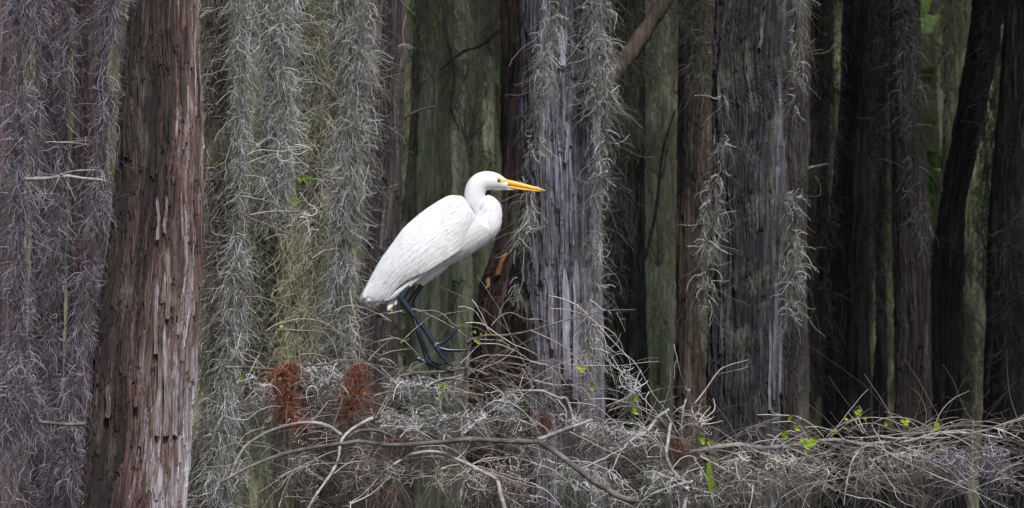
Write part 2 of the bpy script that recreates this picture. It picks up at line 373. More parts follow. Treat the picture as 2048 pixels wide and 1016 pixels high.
        fb = MB(); fb.add(V, Qf, tint=np.clip(tn + g.normal(0, .07, len(V)), 0, 1)); fb.build(fl[5] if len(fl) > 5 else "bark_strip", fl[6] if len(fl) > 5 else mat, root, smooth=False)
    if crown: add_shade_crown(root, xc[-1], Y + (1.6 if Y < 6 else .3), top + (1.2 if Y < 6 else .3), _tk)
    _tk += 1
    return root

# right, lower side of the red trunk: bleached lavender grey plus painted side light
_ga = np.random.default_rng(3)
A_FLAPS = [((x, y), (x + _ga.uniform(-6, 4), y + l), w, _ga.uniform(.004, .012), t) for x, y, l, w, t in
  [(330, 690, 182, 9, .82), (338, 650, 218, 8, .88), (347, 720, 152, 10, .80), (358, 690, 180, 9, .88), (366, 740, 128, 7, .82), (322, 560, 150, 8, .80), (346, 500, 140, 8, .84),
   (324, 400, 84, 6, .82), (341, 395, 76, 6, .80), (224, 770, 66, 10, .55), (290, 740, 74, 9, .66)]]
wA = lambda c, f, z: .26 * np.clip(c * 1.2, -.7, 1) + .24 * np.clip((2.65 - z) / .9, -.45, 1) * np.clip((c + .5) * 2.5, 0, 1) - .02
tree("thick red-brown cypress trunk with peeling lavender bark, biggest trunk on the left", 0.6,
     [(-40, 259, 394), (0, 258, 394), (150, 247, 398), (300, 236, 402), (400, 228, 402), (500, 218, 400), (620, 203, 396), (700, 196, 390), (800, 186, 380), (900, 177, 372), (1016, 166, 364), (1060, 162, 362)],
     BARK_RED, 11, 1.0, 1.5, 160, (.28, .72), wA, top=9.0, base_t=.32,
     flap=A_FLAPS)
wB = lambda c, f, z: .09 * np.clip(c, -1, 1)  # side light from the right painted into the bark tint
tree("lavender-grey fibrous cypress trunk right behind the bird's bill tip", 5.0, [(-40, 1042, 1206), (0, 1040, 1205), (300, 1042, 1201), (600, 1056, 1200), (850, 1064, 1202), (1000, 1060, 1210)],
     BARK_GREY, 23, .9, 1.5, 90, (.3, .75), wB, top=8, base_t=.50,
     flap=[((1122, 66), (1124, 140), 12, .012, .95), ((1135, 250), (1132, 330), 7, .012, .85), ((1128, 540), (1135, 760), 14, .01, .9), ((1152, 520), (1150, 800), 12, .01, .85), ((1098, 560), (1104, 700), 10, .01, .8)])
wD = lambda c, f, z: .42 * np.clip(c - .35, -.5, .45) - .05  # pale right edge: sky light painted into the tint, middle darkened
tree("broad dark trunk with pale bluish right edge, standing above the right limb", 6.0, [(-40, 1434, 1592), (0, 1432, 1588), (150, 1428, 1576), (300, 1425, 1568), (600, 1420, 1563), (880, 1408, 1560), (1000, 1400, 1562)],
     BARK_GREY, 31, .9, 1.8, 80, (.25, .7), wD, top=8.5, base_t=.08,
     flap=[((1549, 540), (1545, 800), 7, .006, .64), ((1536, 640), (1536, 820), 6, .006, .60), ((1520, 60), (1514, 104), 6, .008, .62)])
tree("narrow brown trunk close against the left side of the broad dark trunk", 8.5, [(-40, 1358, 1440), (0, 1358, 1436), (500, 1356, 1432), (880, 1352, 1430), (1000, 1350, 1432)], BARK_BROWN, 37, .7, 1.2, 20, (.2, .6), None, top=9, base_t=.30)
tree("dark brown trunk with thin moss, just right of the broad dark trunk", 8.0, [(-40, 1566, 1630), (0, 1566, 1626), (500, 1560, 1612), (880, 1556, 1620), (1000, 1550, 1622)], BARK_DARK, 41, .7, 1.2, 20, (.2, .6), None, top=9, base_t=.42)
tree("straight dark ribbed trunk widening at mid height on the right", 10.0, [(-40, 1781, 1840), (200, 1782, 1843), (260, 1784, 1850), (330, 1785, 1858), (500, 1787, 1862), (850, 1790, 1864), (1000, 1790, 1868)], BARK_DARK, 43, .8, 1.3, 30, (.2, .7), None, top=9.5, base_t=.46)
tree("dark trunk leaning to the right with a moss curtain on its back", 11.0, [(-40, 1958, 2018), (0, 1950, 2010), (100, 1938, 1995), (200, 1919, 1975), (300, 1902, 1955), (400, 1885, 1932), (500, 1868, 1926), (600, 1858, 1928), (800, 1850, 1930), (1000, 1846, 1934)], BARK_DARK, 47, .7, 1.2, 80, (.2, .6), None, top=9.5, base_t=.42)
tree("near-black trunk at the far right edge of the view", 10.0, [(-40, 2022, 2086), (200, 2006, 2072), (400, 1986, 2052), (600, 1976, 2060), (900, 1962, 2062), (1000, 1958, 2064)], BARK_DARK, 53, .7, 1.2, 60, (.2, .6), None, top=9.5, base_t=.36)
tree("blotched dark trunk midway between the broad dark trunk and the straight ribbed trunk", 13.0, [(-40, 1692, 1762), (200, 1684, 1750), (400, 1668, 1742), (800, 1644, 1738), (1000, 1640, 1740)], BARK_DARK, 59, .6, 1.3, 60, (.2, .8), None, top=10, base_t=.44)
tree("dark purple-brown trunk at the left edge behind lavender moss", 3.4, [(-40, -75, 34), (500, -80, 42), (1000, -90, 60)], BARK_PURPLE, 61, .7, 1.2, 100, (.2, .6), None, top=7, base_t=.42)
tree("slim dark trunk between the two leftmost moss curtains", 4.2, [(-40, 78, 130), (500, 64, 126), (1000, 52, 122)], BARK_PURPLE, 67, .6, 1.2, 60, (.2, .6), None, top=7.5, base_t=.42)
tree("dark reddish trunk just left of the thick red-brown trunk", 3.8, [(-40, 148, 216), (500, 138, 210), (1000, 120, 206)], BARK_PURPLE, 71, .6, 1.2, 80, (.25, .7), None, top=7, base_t=.46)
tree("dark brown trunk behind the egret's back, right of the bright moss curtain", 4.4, [(-40, 746, 806), (150, 742, 804), (300, 736, 802), (600, 718, 792), (1000, 700, 796)], BARK_DARK, 73, .7, 1.3, 30, (.3, .8), None, top=7.5, base_t=.48)
tree("pale grey-green mossy trunk behind the two bright moss curtains", 7.5, [(-40, 488, 585), (400, 486, 580), (720, 478, 582), (1000, 470, 590)], BARK_MOSSY, 79, .6, 1.0, 60, (.3, .7), None, top=8.5, base_t=.62)
tree("brownish trunk behind the greenish moss curtain", 6.0, [(-40, 600, 690), (400, 606, 692), (720, 600, 700), (1000, 596, 706)], BARK_DARK, 83, .6, 1.0, 60, (.3, .7), None, top=8.5, base_t=.5)
tree("blurred dark trunk directly behind the egret's head", 11.0, [(-40, 1000, 1044), (400, 1004, 1050), (800, 996, 1052), (1000, 990, 1056)], BARK_BROWN, 89, .5, 1.2, 20, (.2, .6), None, top=9.5, base_t=.42)
tree("blurred mossy trunk above the egret's back", 14.0, [(-40, 842, 906), (300, 836, 900), (700, 826, 904), (1000, 820, 908)], BARK_MOSSY, 97, .5, 1.2, 0, (.2, .6), None, top=10, base_t=.85)
tree("out-of-focus dark trunk just right of the lavender-grey trunk", 12.0, [(-40, 1214, 1288), (300, 1212, 1288), (700, 1206, 1292), (1000, 1200, 1300)], BARK_DARK, 101, .5, 1.2, 20, (.2, .6), None, top=9.5, base_t=.44)
tree("pale green lichened trunk seen in the bright gap left of the narrow brown trunk", 17.0, [(-40, 1290, 1372), (500, 1288, 1368), (1000, 1284, 1372)], BARK_MOSSY, 103, .5, 1.2, 0, (.2, .6), None, top=11, base_t=.88,
     flap=[((1353, 150), (1352, 186), 8, .02, .9, "peeled_wood", PEELED)])
tree("pale mossy trunk low between the leaning trunk and the right edge", 18.0, [(-40, 1896, 1950), (500, 1892, 1962), (1000, 1880, 1970)], BARK_MOSSY, 107, .5, 1.2, 0, (.2, .6), None, top=11, base_t=.55)
tree("grey-brown trunk showing between the blotched trunk and the straight ribbed trunk", 19.0, [(-40, 1738, 1788), (500, 1734, 1790), (1000, 1730, 1794)], BARK_MOSSY, 109, .5, 1.2, 0, (.2, .6), None, top=11, base_t=.45)
tree("mossy trunk between the dark brown trunk and the blotched trunk", 17.0, [(-40, 1612, 1668), (500, 1606, 1664), (1000, 1600, 1668)], BARK_MOSSY, 113, .5, 1.2, 0, (.2, .6), None, top=11, base_t=.40)
tree("hazy olive trunk above the egret's neck", 21.0, [(-40, 916, 966), (500, 912, 968), (1000, 908, 972)], BARK_MOSSY, 127, .5, 1.2, 0, (.2, .6), None, top=12, base_t=.9)
# side trees beyond both edges of the frame
tree("dark trunk beyond the left edge of the frame", 6.0, [(-40, -330, -220), (1000, -340, -200)], BARK_PURPLE, 131, .4, 1, 0, top=8)
tree("dark trunk beyond the right edge of the frame", 8.0, [(-40, 2180, 2290), (1000, 2170, 2300)], BARK_DARK, 137, .4, 1, 0, top=8.5)
tree("broken red-brown snag leaning behind the egret's breast, with a torn orange split", 7.0, [(465, 1000, 1028), (500, 986, 1024), (560, 964, 1014), (640, 948, 1000), (800, 938, 992), (1000, 930, 986)], BARK_RED, 149, .6, 1.6, 20, (.2, .6), None, top=4.05, base_t=.18, crown=False, name="broken_snag",
     flap=[((1012, 504), (994, 552), 9, .010, .35, "torn_wood", PEELED), ((978, 556), (974, 578), 7, .01, .8, "torn_wood", PEELED)])
for k, (lb, Y, px, w, mt, bt) in enumerate([("slim grey trunk far behind the egret's shoulder", 16.5, 866, 26, BARK_DARK, .55), ("thin pale crooked trunk far back above the egret's neck", 18.5, 942, 20, BARK_MOSSY, .75), ("slender dark trunk far back above the egret's tail", 13.0, 816, 18, BARK_MOSSY, .45), ("thin dark trunk far back in the bright gap", 19.0, 1338, 14, BARK_DARK, .40),
     ("thin far trunk left of the leaning trunk", 19.5, 1884, 16, BARK_DARK, .45), ("thin pale far trunk right of the leaning trunk", 18.8, 1974, 14, BARK_MOSSY, .55), ("slender dark far trunk right of the blotched trunk", 16.0, 1752, 18, BARK_DARK, .35), ("slender far trunk left of the blotched trunk", 15.5, 1636, 20, BARK_DARK, .45), ("slim dark trunk behind the bright curly moss curtain", 9.0, 600, 24, BARK_DARK, .4)]):
    dx = (-1) ** k * (8 + 3 * (k % 3)); tree(lb, Y, [(-40, px + dx, px + dx + w), (250, px + dx * .2, px + dx * .2 + w * 1.05), (520, px - dx * .4, px - dx * .4 + w * 1.15), (1000, px - dx * .8, px - dx * .8 + w * 1.3)], mt, 200 + k, .5, 1.4, 8, (.2, .6), None, top=11, base_t=bt)
for lb, pts, Y, tn in [("thin bare branch slanting up behind the egret's back", [(770, 262, 4), (800, 240, 3.6), (836, 222, 3), (872, 212, 2)], 5.2, .2), ("crooked bare branch hanging down above the egret's shoulder", [(880, -40, 4), (892, 60, 3.6), (908, 150, 3.2), (902, 215, 2.4), (918, 260, 1.6)], 9.5, .25), ("blurred forked branch crossing the gap above the egret's crown", [(1000, 60, 4), (960, 92, 3.6), (925, 104, 3), (880, 140, 2)], 10.2, .3), ("slim bare branch leaning in the bright gap", [(1290, 520, 4), (1312, 420, 3.6), (1326, 300, 3), (1350, 220, 2)], 11.5, .3)]:
    mb = MB(); p = np.array(pts, float); A = at(p[:, 0], p[:, 1], Y); tubes(mb, smoothpath(np.concatenate([A, p[:, 2:] * mpp(Y)], 1), 40)[None, :, :3], (np.interp(np.linspace(0, 1, 40), np.linspace(0, 1, len(p)), p[:, 2]) * mpp(Y) * (1 + .15 * rng.normal(0, 1, 40)))[None], 8, tn, caps=True)
    setp(mb.build("bare_branch", FAR_BRANCH), lb, "branch", "bare branches among the far trunks")
# leaning broken limb behind the lavender-grey trunk
def solid_limb(mb, pts, K=40, S=14, tint=.5, seed=0, knob=.08):
    """pts (x,y,z,r); rough round limb"""
    P = smoothpath(pts, K); g = np.random.default_rng(seed)
    n = vnoise(np.linspace(0, K / 4, K), np.zeros(K), seed + 5)
    tubes(mb, P[None, :, :3], (P[:, 3] * (1 + knob * n + knob * .5 * g.normal(0, 1, K)))[None], S, tint, caps=True)
def limb_px(mb, pts, Y, dY=0.0, **kw):
    """pts (px,py,r px)"""
    p = np.array(pts, float); q = np.linspace(0, 1, len(p)); yy = Y + dY * q
    A = at(p[:, 0], p[:, 1], yy); solid_limb(mb, np.concatenate([A, (p[:, 2] * mpp(yy))[:, None]], 1), **kw)
mb = MB(); limb_px(mb, [(1190, 200, 18), (1232, 146, 17), (1275, 85, 17), (1312, 30, 15), (1350, -30, 14), (1420, -130, 12)], 6.4, tint=.55, S=24, K=60, seed=4)
setp(mb.build("leaning_limb", BARK_BROWN), "bare brown limb slanting up to the right from behind the lavender-grey trunk", "limb")

# ------------------------------------------------------------------ spanish moss
def grow(P0, D0, L, K, curl, grav, g, jit=.18):
    n = len(P0); d = nrm(D0); P = [P0]; ax = nrm(g.normal(0, 1, (n, 3))); rate = (curl * g.normal(0, 1, n))[:, None]
    st = (L / (K - 1))[:, None]
    for k in range(K - 1):
        d = nrm(d + rate * np.cross(ax, d) + np.array([0, 0, -grav]) + jit * g.normal(0, 1, (n, 3)))
        P.append(P[-1] + d * st)
    return np.stack(P, 1)
def moss_mb(path, Y, n, seed, ls=1.0, rs=1.0, dens=(.25, .55), thick=.75, hooks=.14, flow=.9):
    """path rows: (px, py, half width px)"""
    g = np.random.default_rng(seed); mb = MB(); s = mpp(Y)
    C = smoothpath(path, 120); seg = np.maximum(C[:, 2], 1.0); seg = seg * np.clip(.75 + .9 * vnoise(np.arange(120) / 5.5, np.full(120, seed * .91), seed + 17), .12, None); cdf = np.cumsum(seg); cdf = cdf / cdf[-1]
    def starts(m, rim):
        f = np.interp(g.random(m), cdf, np.linspace(0, 1, 120)) * 119
        px = np.interp(f, np.arange(120), C[:, 0]); py = np.interp(f, np.arange(120), C[:, 1]); hw = np.interp(f, np.arange(120), C[:, 2])
        lump = 1 + .42 * vnoise(f / 15.0, np.full(m, seed * .77), seed + 3) + .42 * vnoise(f / 6.0, np.full(m, seed * .37), seed) + .25 * vnoise(f / 2.2, np.full(m, 9.1), seed + 1)
        a = g.uniform(0, 2 * np.pi, m); r = (g.random(m) ** (.65 if not rim else .25)) * hw * lump * s
        # strands gather into ropes
        a = a + .35 * np.sin(a * 3 + f * .15 + seed)
        out = np.stack([np.cos(a), thick * np.sin(a), 0 * a], -1)
        P = at(px, py, Y) + out * r[:, None]
        return P, out
    nh = int(n * hooks); nc = n - nh
    P, out = starts(nc, False)
    D = out * .22 + g.normal(0, .38, (nc, 3)) + np.array([0, 0, -flow])
    L = g.lognormal(math.log(.095 * ls), .5, nc)
    L = np.minimum(L * np.where(g.random(nc) < .08, 2.0, 1), .26 * min(ls, 1.8)); core = grow(P, D, L, 8, .24, .17, g, .27)
    tubes(mb, core, (rs * g.uniform(.0006, .0010, nc))[:, None] * np.linspace(1.1, .6, 8)[None], 3, np.clip(g.normal(np.mean(dens) - .18, .24, nc), 0, 1))  # self-shadow painted into the tint: core strands darker, hooks brighter
    P, out = starts(nh, True)
    D = out * .8 + g.normal(0, .5, (nh, 3)) + np.array([0, 0, -.15])
    L = np.minimum(g.lognormal(math.log(.058 * ls), .55, nh), .13 * min(ls, 1.6))
    hk = grow(P, D, L, 9, .28, .20, g, .27)
    tubes(mb, hk, (rs * g.uniform(.0006, .0014, nh))[:, None] * np.linspace(1.1, .55, 9)[None], 3, np.clip(g.normal(dens[1] + .36, .16, nh), 0, 1))
    return mb
def moss(label, path, Y, n, seed, mat=None, group="curtains of spanish moss", **kw):
    if path[0][1] < 0: path = [(path[0][0], -190, path[0][2])] + path; n = n * 1.14
    o = moss_mb(path, Y, int(n * 1.35), seed, **kw).build("spanish_moss", mat or MOSS)
    return setp(o, label, "moss", group)

moss("lavender-grey moss curtain, leftmost, over the dark purple trunk", [(52, -40, 30), (48, 150, 30), (46, 330, 30), (40, 500, 30), (34, 700, 32), (30, 1050, 38)], .45, 5200, 1, MOSS_LAV, dens=(.38, .66))
moss("narrow grey moss curtain, second from the left", [(134, -40, 16), (132, 150, 15), (124, 300, 12), (112, 480, 14), (104, 700, 17), (100, 1050, 20)], .85, 1700, 2, MOSS_LAV, dens=(.38, .66))
moss("grey moss curtain hugging the left side of the thick red-brown trunk", [(224, -40, 20), (218, 120, 18), (204, 300, 18), (190, 480, 20), (164, 650, 22), (146, 820, 22), (134, 1050, 26)], .55, 3600, 3, MOSS_LAV, dens=(.38, .66))
moss("tan moss curtain hugging the right side of the thick red-brown trunk", [(428, -40, 26), (432, 200, 25), (438, 400, 26), (434, 600, 32), (420, 800, 36), (412, 1050, 42)], 1.1, 7600, 4, MOSS_WARM)
moss("pale moss rope down the outer edge of the tan moss curtain", [(478, -40, 15), (480, 200, 15), (478, 400, 14), (468, 600, 18), (448, 800, 20), (432, 1050, 22)], .85, 4200, 5, MOSS, dens=(.4, .75))
moss("bright curly moss curtain tapering to a point left of centre, ends at mid height", [(546, -40, 36), (552, 80, 34), (562, 180, 27), (564, 270, 22), (556, 330, 20), (545, 390, 12), (540, 440, 5)], 1.0, 4600, 6, MOSS, dens=(.4, .78))
moss("greenish dim moss curtain between the two bright ones", [(630, -40, 24), (632, 200, 22), (634, 400, 20), (640, 540, 16), (645, 620, 8)], 3.0, 3200, 7, MOSS_FAR, ls=1.2, rs=1.3, dens=(.4, .7))
moss("long bright moss curtain behind the egret's tail, reaching down to the brush", [(704, -40, 34), (712, 120, 30), (706, 240, 26), (694, 350, 21), (688, 460, 18), (682, 560, 18), (686, 660, 19), (690, 730, 13)], 1.3, 6200, 8, MOSS, dens=(.38, .72))
moss("dull moss ropes on the pale grey-green trunk", [(530, 330, 40), (520, 480, 44), (512, 640, 40), (508, 760, 30)], 6.8, 1500, 9, MOSS_FAR, ls=1.7, rs=1.8)
moss("thin moss wisps along the left edge of the lavender-grey trunk", [(1102, -30, 12), (1102, 50, 18), (1086, 140, 16), (1076, 240, 15), (1064, 330, 15), (1052, 430, 12), (1040, 520, 10), (1034, 600, 6)], 4.45, 620, 10, MOSS, ls=1.15, rs=1.3, dens=(.35, .6))
moss("moss curtain down the right edge of the lavender-grey trunk", [(1186, -40, 30), (1196, 80, 24), (1203, 180, 20), (1204, 300, 14), (1196, 400, 13), (1192, 500, 10), (1192, 580, 6)], 4.6, 1800, 11, MOSS, ls=1.15, rs=1.3, dens=(.3, .62))
moss("lacy pale moss scraps low on the lavender-grey trunk", [(1168, 600, 10), (1176, 650, 16), (1182, 700, 14), (1186, 740, 6)], 4.5, 300, 12, MOSS, ls=1.2, rs=1.2, dens=(.4, .65))
moss("hooked moss wisp on the left side of the broad dark trunk", [(1446, 190, 6), (1442, 290, 11), (1430, 360, 13), (1420, 450, 15), (1414, 540, 13), (1416, 620, 5)], 5.5, 330, 13, MOSS, ls=1.2, rs=1.25, dens=(.3, .5), hooks=.3)
moss("small moss wisp at the top right of the broad dark trunk", [(1594, -30, 12), (1598, 60, 9), (1594, 160, 7), (1592, 220, 3)], 5.9, 260, 14, MOSS, ls=1.2, rs=1.25, dens=(.3, .55))
moss("hooked moss wisp halfway down the right side of the broad dark trunk", [(1586, 380, 8), (1592, 450, 13), (1588, 540, 15), (1578, 610, 11), (1574, 660, 4)], 5.9, 280, 15, MOSS, ls=1.2, rs=1.25, dens=(.3, .5), hooks=.3)
moss("small stray moss tuft at the base of the left limb stub", [(30, 330, 10), (40, 370, 12), (46, 420, 6)], 1.7, 160, 16, MOSS_LAV)
far = [("dull moss sheet above the egret's back", [(880, -40, 50), (878, 200, 44), (874, 400, 34), (870, 520, 18)], 15.2, 700, MOSS_FAR),
       ("dull moss sheet above the egret's head, right half", [(962, -40, 46), (956, 160, 40), (960, 300, 30), (964, 420, 14)], 17.5, 600, MOSS_FAR),
       ("olive moss sheet between the dark brown trunk and the mossy trunk", [(812, 60, 18), (818, 250, 24), (814, 450, 24), (806, 640, 22)], 14.5, 450, MOSS_FAR),
       ("dim moss sheet over the out-of-focus dark trunk", [(1250, -40, 44), (1250, 120, 44), (1248, 230, 34), (1242, 330, 16)], 11, 1300, MOSS_FAR),
       ("pale green moss sheet filling the bright gap", [(1330, -40, 34), (1328, 200, 32), (1320, 450, 30), (1318, 700, 28), (1316, 860, 20)], 16, 700, MOSS_FAR),
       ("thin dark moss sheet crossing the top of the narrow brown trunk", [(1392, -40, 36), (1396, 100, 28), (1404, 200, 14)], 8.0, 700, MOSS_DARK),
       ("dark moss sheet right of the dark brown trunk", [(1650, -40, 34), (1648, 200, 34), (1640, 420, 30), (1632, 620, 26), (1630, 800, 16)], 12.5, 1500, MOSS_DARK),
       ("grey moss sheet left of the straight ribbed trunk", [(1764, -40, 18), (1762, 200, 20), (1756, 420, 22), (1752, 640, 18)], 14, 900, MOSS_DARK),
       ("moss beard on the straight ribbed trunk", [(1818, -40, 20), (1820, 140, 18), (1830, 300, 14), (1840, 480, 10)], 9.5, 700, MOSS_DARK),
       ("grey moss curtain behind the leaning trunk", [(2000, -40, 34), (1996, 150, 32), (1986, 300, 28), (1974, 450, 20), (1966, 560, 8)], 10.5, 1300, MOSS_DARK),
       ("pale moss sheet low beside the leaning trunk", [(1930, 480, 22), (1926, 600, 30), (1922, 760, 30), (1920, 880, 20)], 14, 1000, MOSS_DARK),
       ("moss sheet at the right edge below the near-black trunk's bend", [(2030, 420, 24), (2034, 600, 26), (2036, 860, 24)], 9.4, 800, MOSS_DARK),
       ("dim moss column behind the bright curtains' lower ends", [(610, 420, 30), (600, 560, 34), (596, 740, 30)], 5.6, 1000, MOSS_FAR),
       ("dark moss shreds beneath the slanting brown limb", [(1226, 230, 16), (1232, 380, 18), (1224, 520, 16), (1220, 660, 10)], 8.0, 700, MOSS_DARK)]
far += [("ragged olive moss strip high above the egret's back", [(848, -40, 16), (852, 90, 14), (846, 190, 8), (848, 240, 3)], 12.4, 420, MOSS_FAR), ("long thin olive moss strip above the egret's shoulder", [(896, -40, 12), (900, 160, 12), (896, 300, 9), (898, 380, 3)], 12.8, 420, MOSS_FAR),
        ("short pale moss tuft above the egret's crown", [(976, -40, 16), (978, 70, 14), (972, 150, 8), (974, 190, 3)], 12.6, 360, MOSS_FAR), ("pale moss strip at the left of the bright gap", [(1302, -40, 10), (1304, 180, 12), (1300, 330, 9), (1302, 420, 3)], 14.2, 300, MOSS_FAR),
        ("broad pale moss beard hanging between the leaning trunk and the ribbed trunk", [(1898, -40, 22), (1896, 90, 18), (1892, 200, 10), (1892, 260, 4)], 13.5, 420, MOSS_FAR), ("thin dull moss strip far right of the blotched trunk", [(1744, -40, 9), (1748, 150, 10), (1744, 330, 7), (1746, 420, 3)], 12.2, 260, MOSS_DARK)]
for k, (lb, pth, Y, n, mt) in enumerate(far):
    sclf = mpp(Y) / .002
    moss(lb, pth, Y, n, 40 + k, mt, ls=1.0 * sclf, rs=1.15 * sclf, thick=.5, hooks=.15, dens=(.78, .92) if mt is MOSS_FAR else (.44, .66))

# ------------------------------------------------------------------ far wood
g = np.random.default_rng(99)
mb = MB()
xs = []; 
for row, (Yr, sp, rr) in enumerate(((25, 1.5, .20), (30, 1.2, .24), (36, 1.0, .28), (44, .8, .34), (52, .55, .40))):
    n = int(44 / sp)
    x = (np.arange(n) - n / 2) * sp + g.normal(0, sp * .3, n) * (row < 4); y = Yr + g.normal(0, 1.5, n) * (row < 4)
    K = 6; zz = np.linspace(-.2, 17, K); lean = g.normal(0, .35, (n, 1)) * (row < 4)
    P = np.stack([x[:, None] + lean * np.linspace(0, 1, K) + g.normal(0, .06, (n, K)), np.broadcast_to(y[:, None], (n, K)), np.broadcast_to(zz, (n, K))], -1)
    tubes(mb, P, (rr * g.uniform(.6, 1.3, (n, 1))) * np.linspace(1.3, .7, K)[None], 8, g.uniform(.25, .95, n))
    # moss hanging from the boughs of that row
    m = int(500); xm = g.uniform(-20, 20, m); ym = Yr - 1 + g.normal(0, 1.5, m); zm = g.uniform(2, 14, m)
    Lm = g.uniform(.6, 3.0, m); Km = 6
    Pm = np.stack([xm[:, None] + np.cumsum(g.normal(0, .03, (m, Km)), 1), np.broadcast_to(ym[:, None], (m, Km)), zm[:, None] - Lm[:, None] * np.linspace(0, 1, Km)], -1)
    tubes(mb, Pm, g.uniform(.04, .16, (m, 1)) * np.array([.5, 1, .9, .8, .5, .1])[None], 5, g.uniform(.35, .95, m))
n = 22000                                             # leaves of the understory and boughs
c = np.stack([g.uniform(-22, 22, n), g.uniform(24, 53, n), np.abs(g.normal(0, 5, n)) * g.uniform(0, 2.4, n)], -1)
u = nrm(g.normal(0, 1, (n, 3))); w = nrm(np.cross(u, g.normal(0, 1, (n, 3)))); s = g.uniform(.10, .32, (n, 1))
mb.add(np.stack([c - u * s, c + w * s * .5, c + u * s, c - w * s * .5], 1).reshape(-1, 3), np.arange(4 * n).reshape(-1, 4), tint=np.repeat(g.uniform(0, .7, n), 4), mat=1)
n = 6000                                             # unseen roof of boughs added for shade, denser to the right
c = np.stack([24 - 26 * g.random(n) ** 1.5, g.uniform(22, 54, n), g.uniform(11.5, 17, n)], -1)
u = nrm(g.normal(0, 1, (n, 3))); w = nrm(np.cross(u, g.normal(0, 1, (n, 3)))); s = g.uniform(.25, .6, (n, 1))
mb.add(np.stack([c - u * s, c + w * s * .5, c + u * s, c - w * s * .5], 1).reshape(-1, 3), np.arange(4 * n).reshape(-1, 4), tint=np.repeat(g.uniform(0, 1, n), 4), mat=2)
setp(mb.build("far_wood", [MOSS_FAR, SHRUBLEAF, SHADE_LEAF], origin=(0, 25, 0)), "dim far-off wood of mossy trunks closing the view behind the trees", "wood", kind="stuff")

# leafy shoots glimpsed between trunks
def shrub(label, px, py, rpx, Y, n, seed, hz=1.0, bright=.6):
    g = np.random.default_rng(seed); s = mpp(Y); P0 = at(px, py, Y)
    base = np.array([P0[0], Y, max(P0[2] - rpx * s * 2.2, 0)])
    root = empty("leafy_shoot", base, label, "plant", "green shoots between the trunks")
    c = g.normal(0, .45, (n, 3)) * (rpx * s, rpx * s * .7, rpx * s * hz) + P0
    cl = P0 + g.normal(0, .5, (9, 3)) * (rpx * s, rpx * s * .6, rpx * s * hz); c = c * .35 + cl[g.integers(0, 9, n)] * .65
    u = nrm(g.normal(0, 1, (n, 3)) * (1, .6, .6)); w = nrm(np.cross(u, g.normal(0, 1, (n, 3)) + (0, 1.2, .6))); l = g.uniform(2.0, 4.5, (n, 1)) * s
    m = MB(); m.add(np.stack([c - u * l, c + w * l * .38, c + u * l, c - w * l * .38], 1).reshape(-1, 3), np.arange(4 * n).reshape(-1, 4), tint=np.repeat(g.uniform(bright - .3, bright + .3, n), 4))
    m.build("leaves", SHRUBLEAF, root, smooth=False)
    m = MB(); Q = np.stack([smoothpath([base, (base + q) / 2 + g.normal(0, .2, 3) * rpx * s, q], 8) for q in cl]); tubes(m, Q, np.linspace(1.6, .6, 8)[None] * s, 4, .3); m.build("stem", TWIG, root)
for a in [("bright green shoot above and left of the egret's head", 938, 220, 26, 16, 90, 1, 1.0, .8), ("small green tuft high above the egret's head", 928, 122, 20, 17, 60, 2, .5, .6),
          ("single light green shoot just over the egret's crown", 940, 288, 14, 15, 40, 3, .9, .9), ("dull green shoot between the dark brown trunk and the egret's bill", 900, 180, 30, 19, 80, 4, .8, .35),
          ("green bush deep in the gap beside the leaning trunk, lower right", 1960, 385, 40, 16, 220, 5, .9, .55), ("olive bush deep in the gap right of the straight ribbed trunk", 1880, 330, 24, 17, 160, 6, 2.6, .45),
          ("tiny bright green shoot low right of centre", 1722, 712, 16, 15, 40, 7, .7, .75), ("dark green shoot low between blotched trunk and ribbed trunk", 1756, 740, 30, 17, 70, 8, 1.0, .3),
          ("green shoot behind the brush just right of the egret's feet", 1005, 690, 30, 9, 110, 9, .8, .6), ("dim green shoot behind the moss left of the egret's tail", 568, 548, 28, 9, 80, 10, 1.0, .5),
          ("dull leafy shoot under the egret's belly", 900, 570, 40, 14, 120, 11, .6, .4), ("yellowish shoot behind the egret's legs", 930, 650, 36, 10, 60, 12, .6, .7),
          ("faint green shoot in the bright gap", 1316, 480, 24, 14.4, 120, 13, 2.0, .6), ("soft yellow-green bush glimpsed behind the egret's neck", 975, 330, 34, 15, 160, 15, 1.6, .7), ("olive bush behind the gap above the egret's back", 850, 330, 40, 17, 180, 16, 2.2, .55), ("yellow-green bush low in the bright gap", 1318, 700, 32, 14.6, 160, 17, 2.4, .65), ("light green bush high in the bright gap", 1322, 300, 26, 14.6, 110, 18, 3.0, .6),
          ("green bush glimpsed left of the straight ribbed trunk", 1772, 420, 18, 15, 120, 19, 4.0, .55), ("pale green bush high between ribbed trunk and leaning trunk", 1888, 120, 30, 18, 150, 20, 2.4, .5), ("loose yellow-green spray of leaves hanging above the egret's shoulder", 934, 190, 46, 10.5, 90, 31, 1.6, .75), ("faint olive spray of leaves beside the dark brown trunk, level with the egret's back", 826, 330, 40, 11, 90, 32, 2.2, .45), ("loose dark green spray of leaves high behind the dark brown trunk", 862, 60, 44, 11, 80, 33, 1.3, .35), ("low yellowish spray of leaves under the egret's breast", 960, 560, 34, 9.5, 70, 34, 1.5, .6), ("dull green spray of leaves right of the lavender-grey trunk", 1262, 420, 30, 10.5, 60, 35, 2.6, .35), ("small light green spray in the gap right of the dark brown trunk", 1634, 330, 20, 12.0, 50, 36, 2.4, .5),
          ("dark leafy shoot by the top of the dark brown trunk", 830, 120, 34, 12, 90, 14, 1.2, .2)]: shrub(*a)

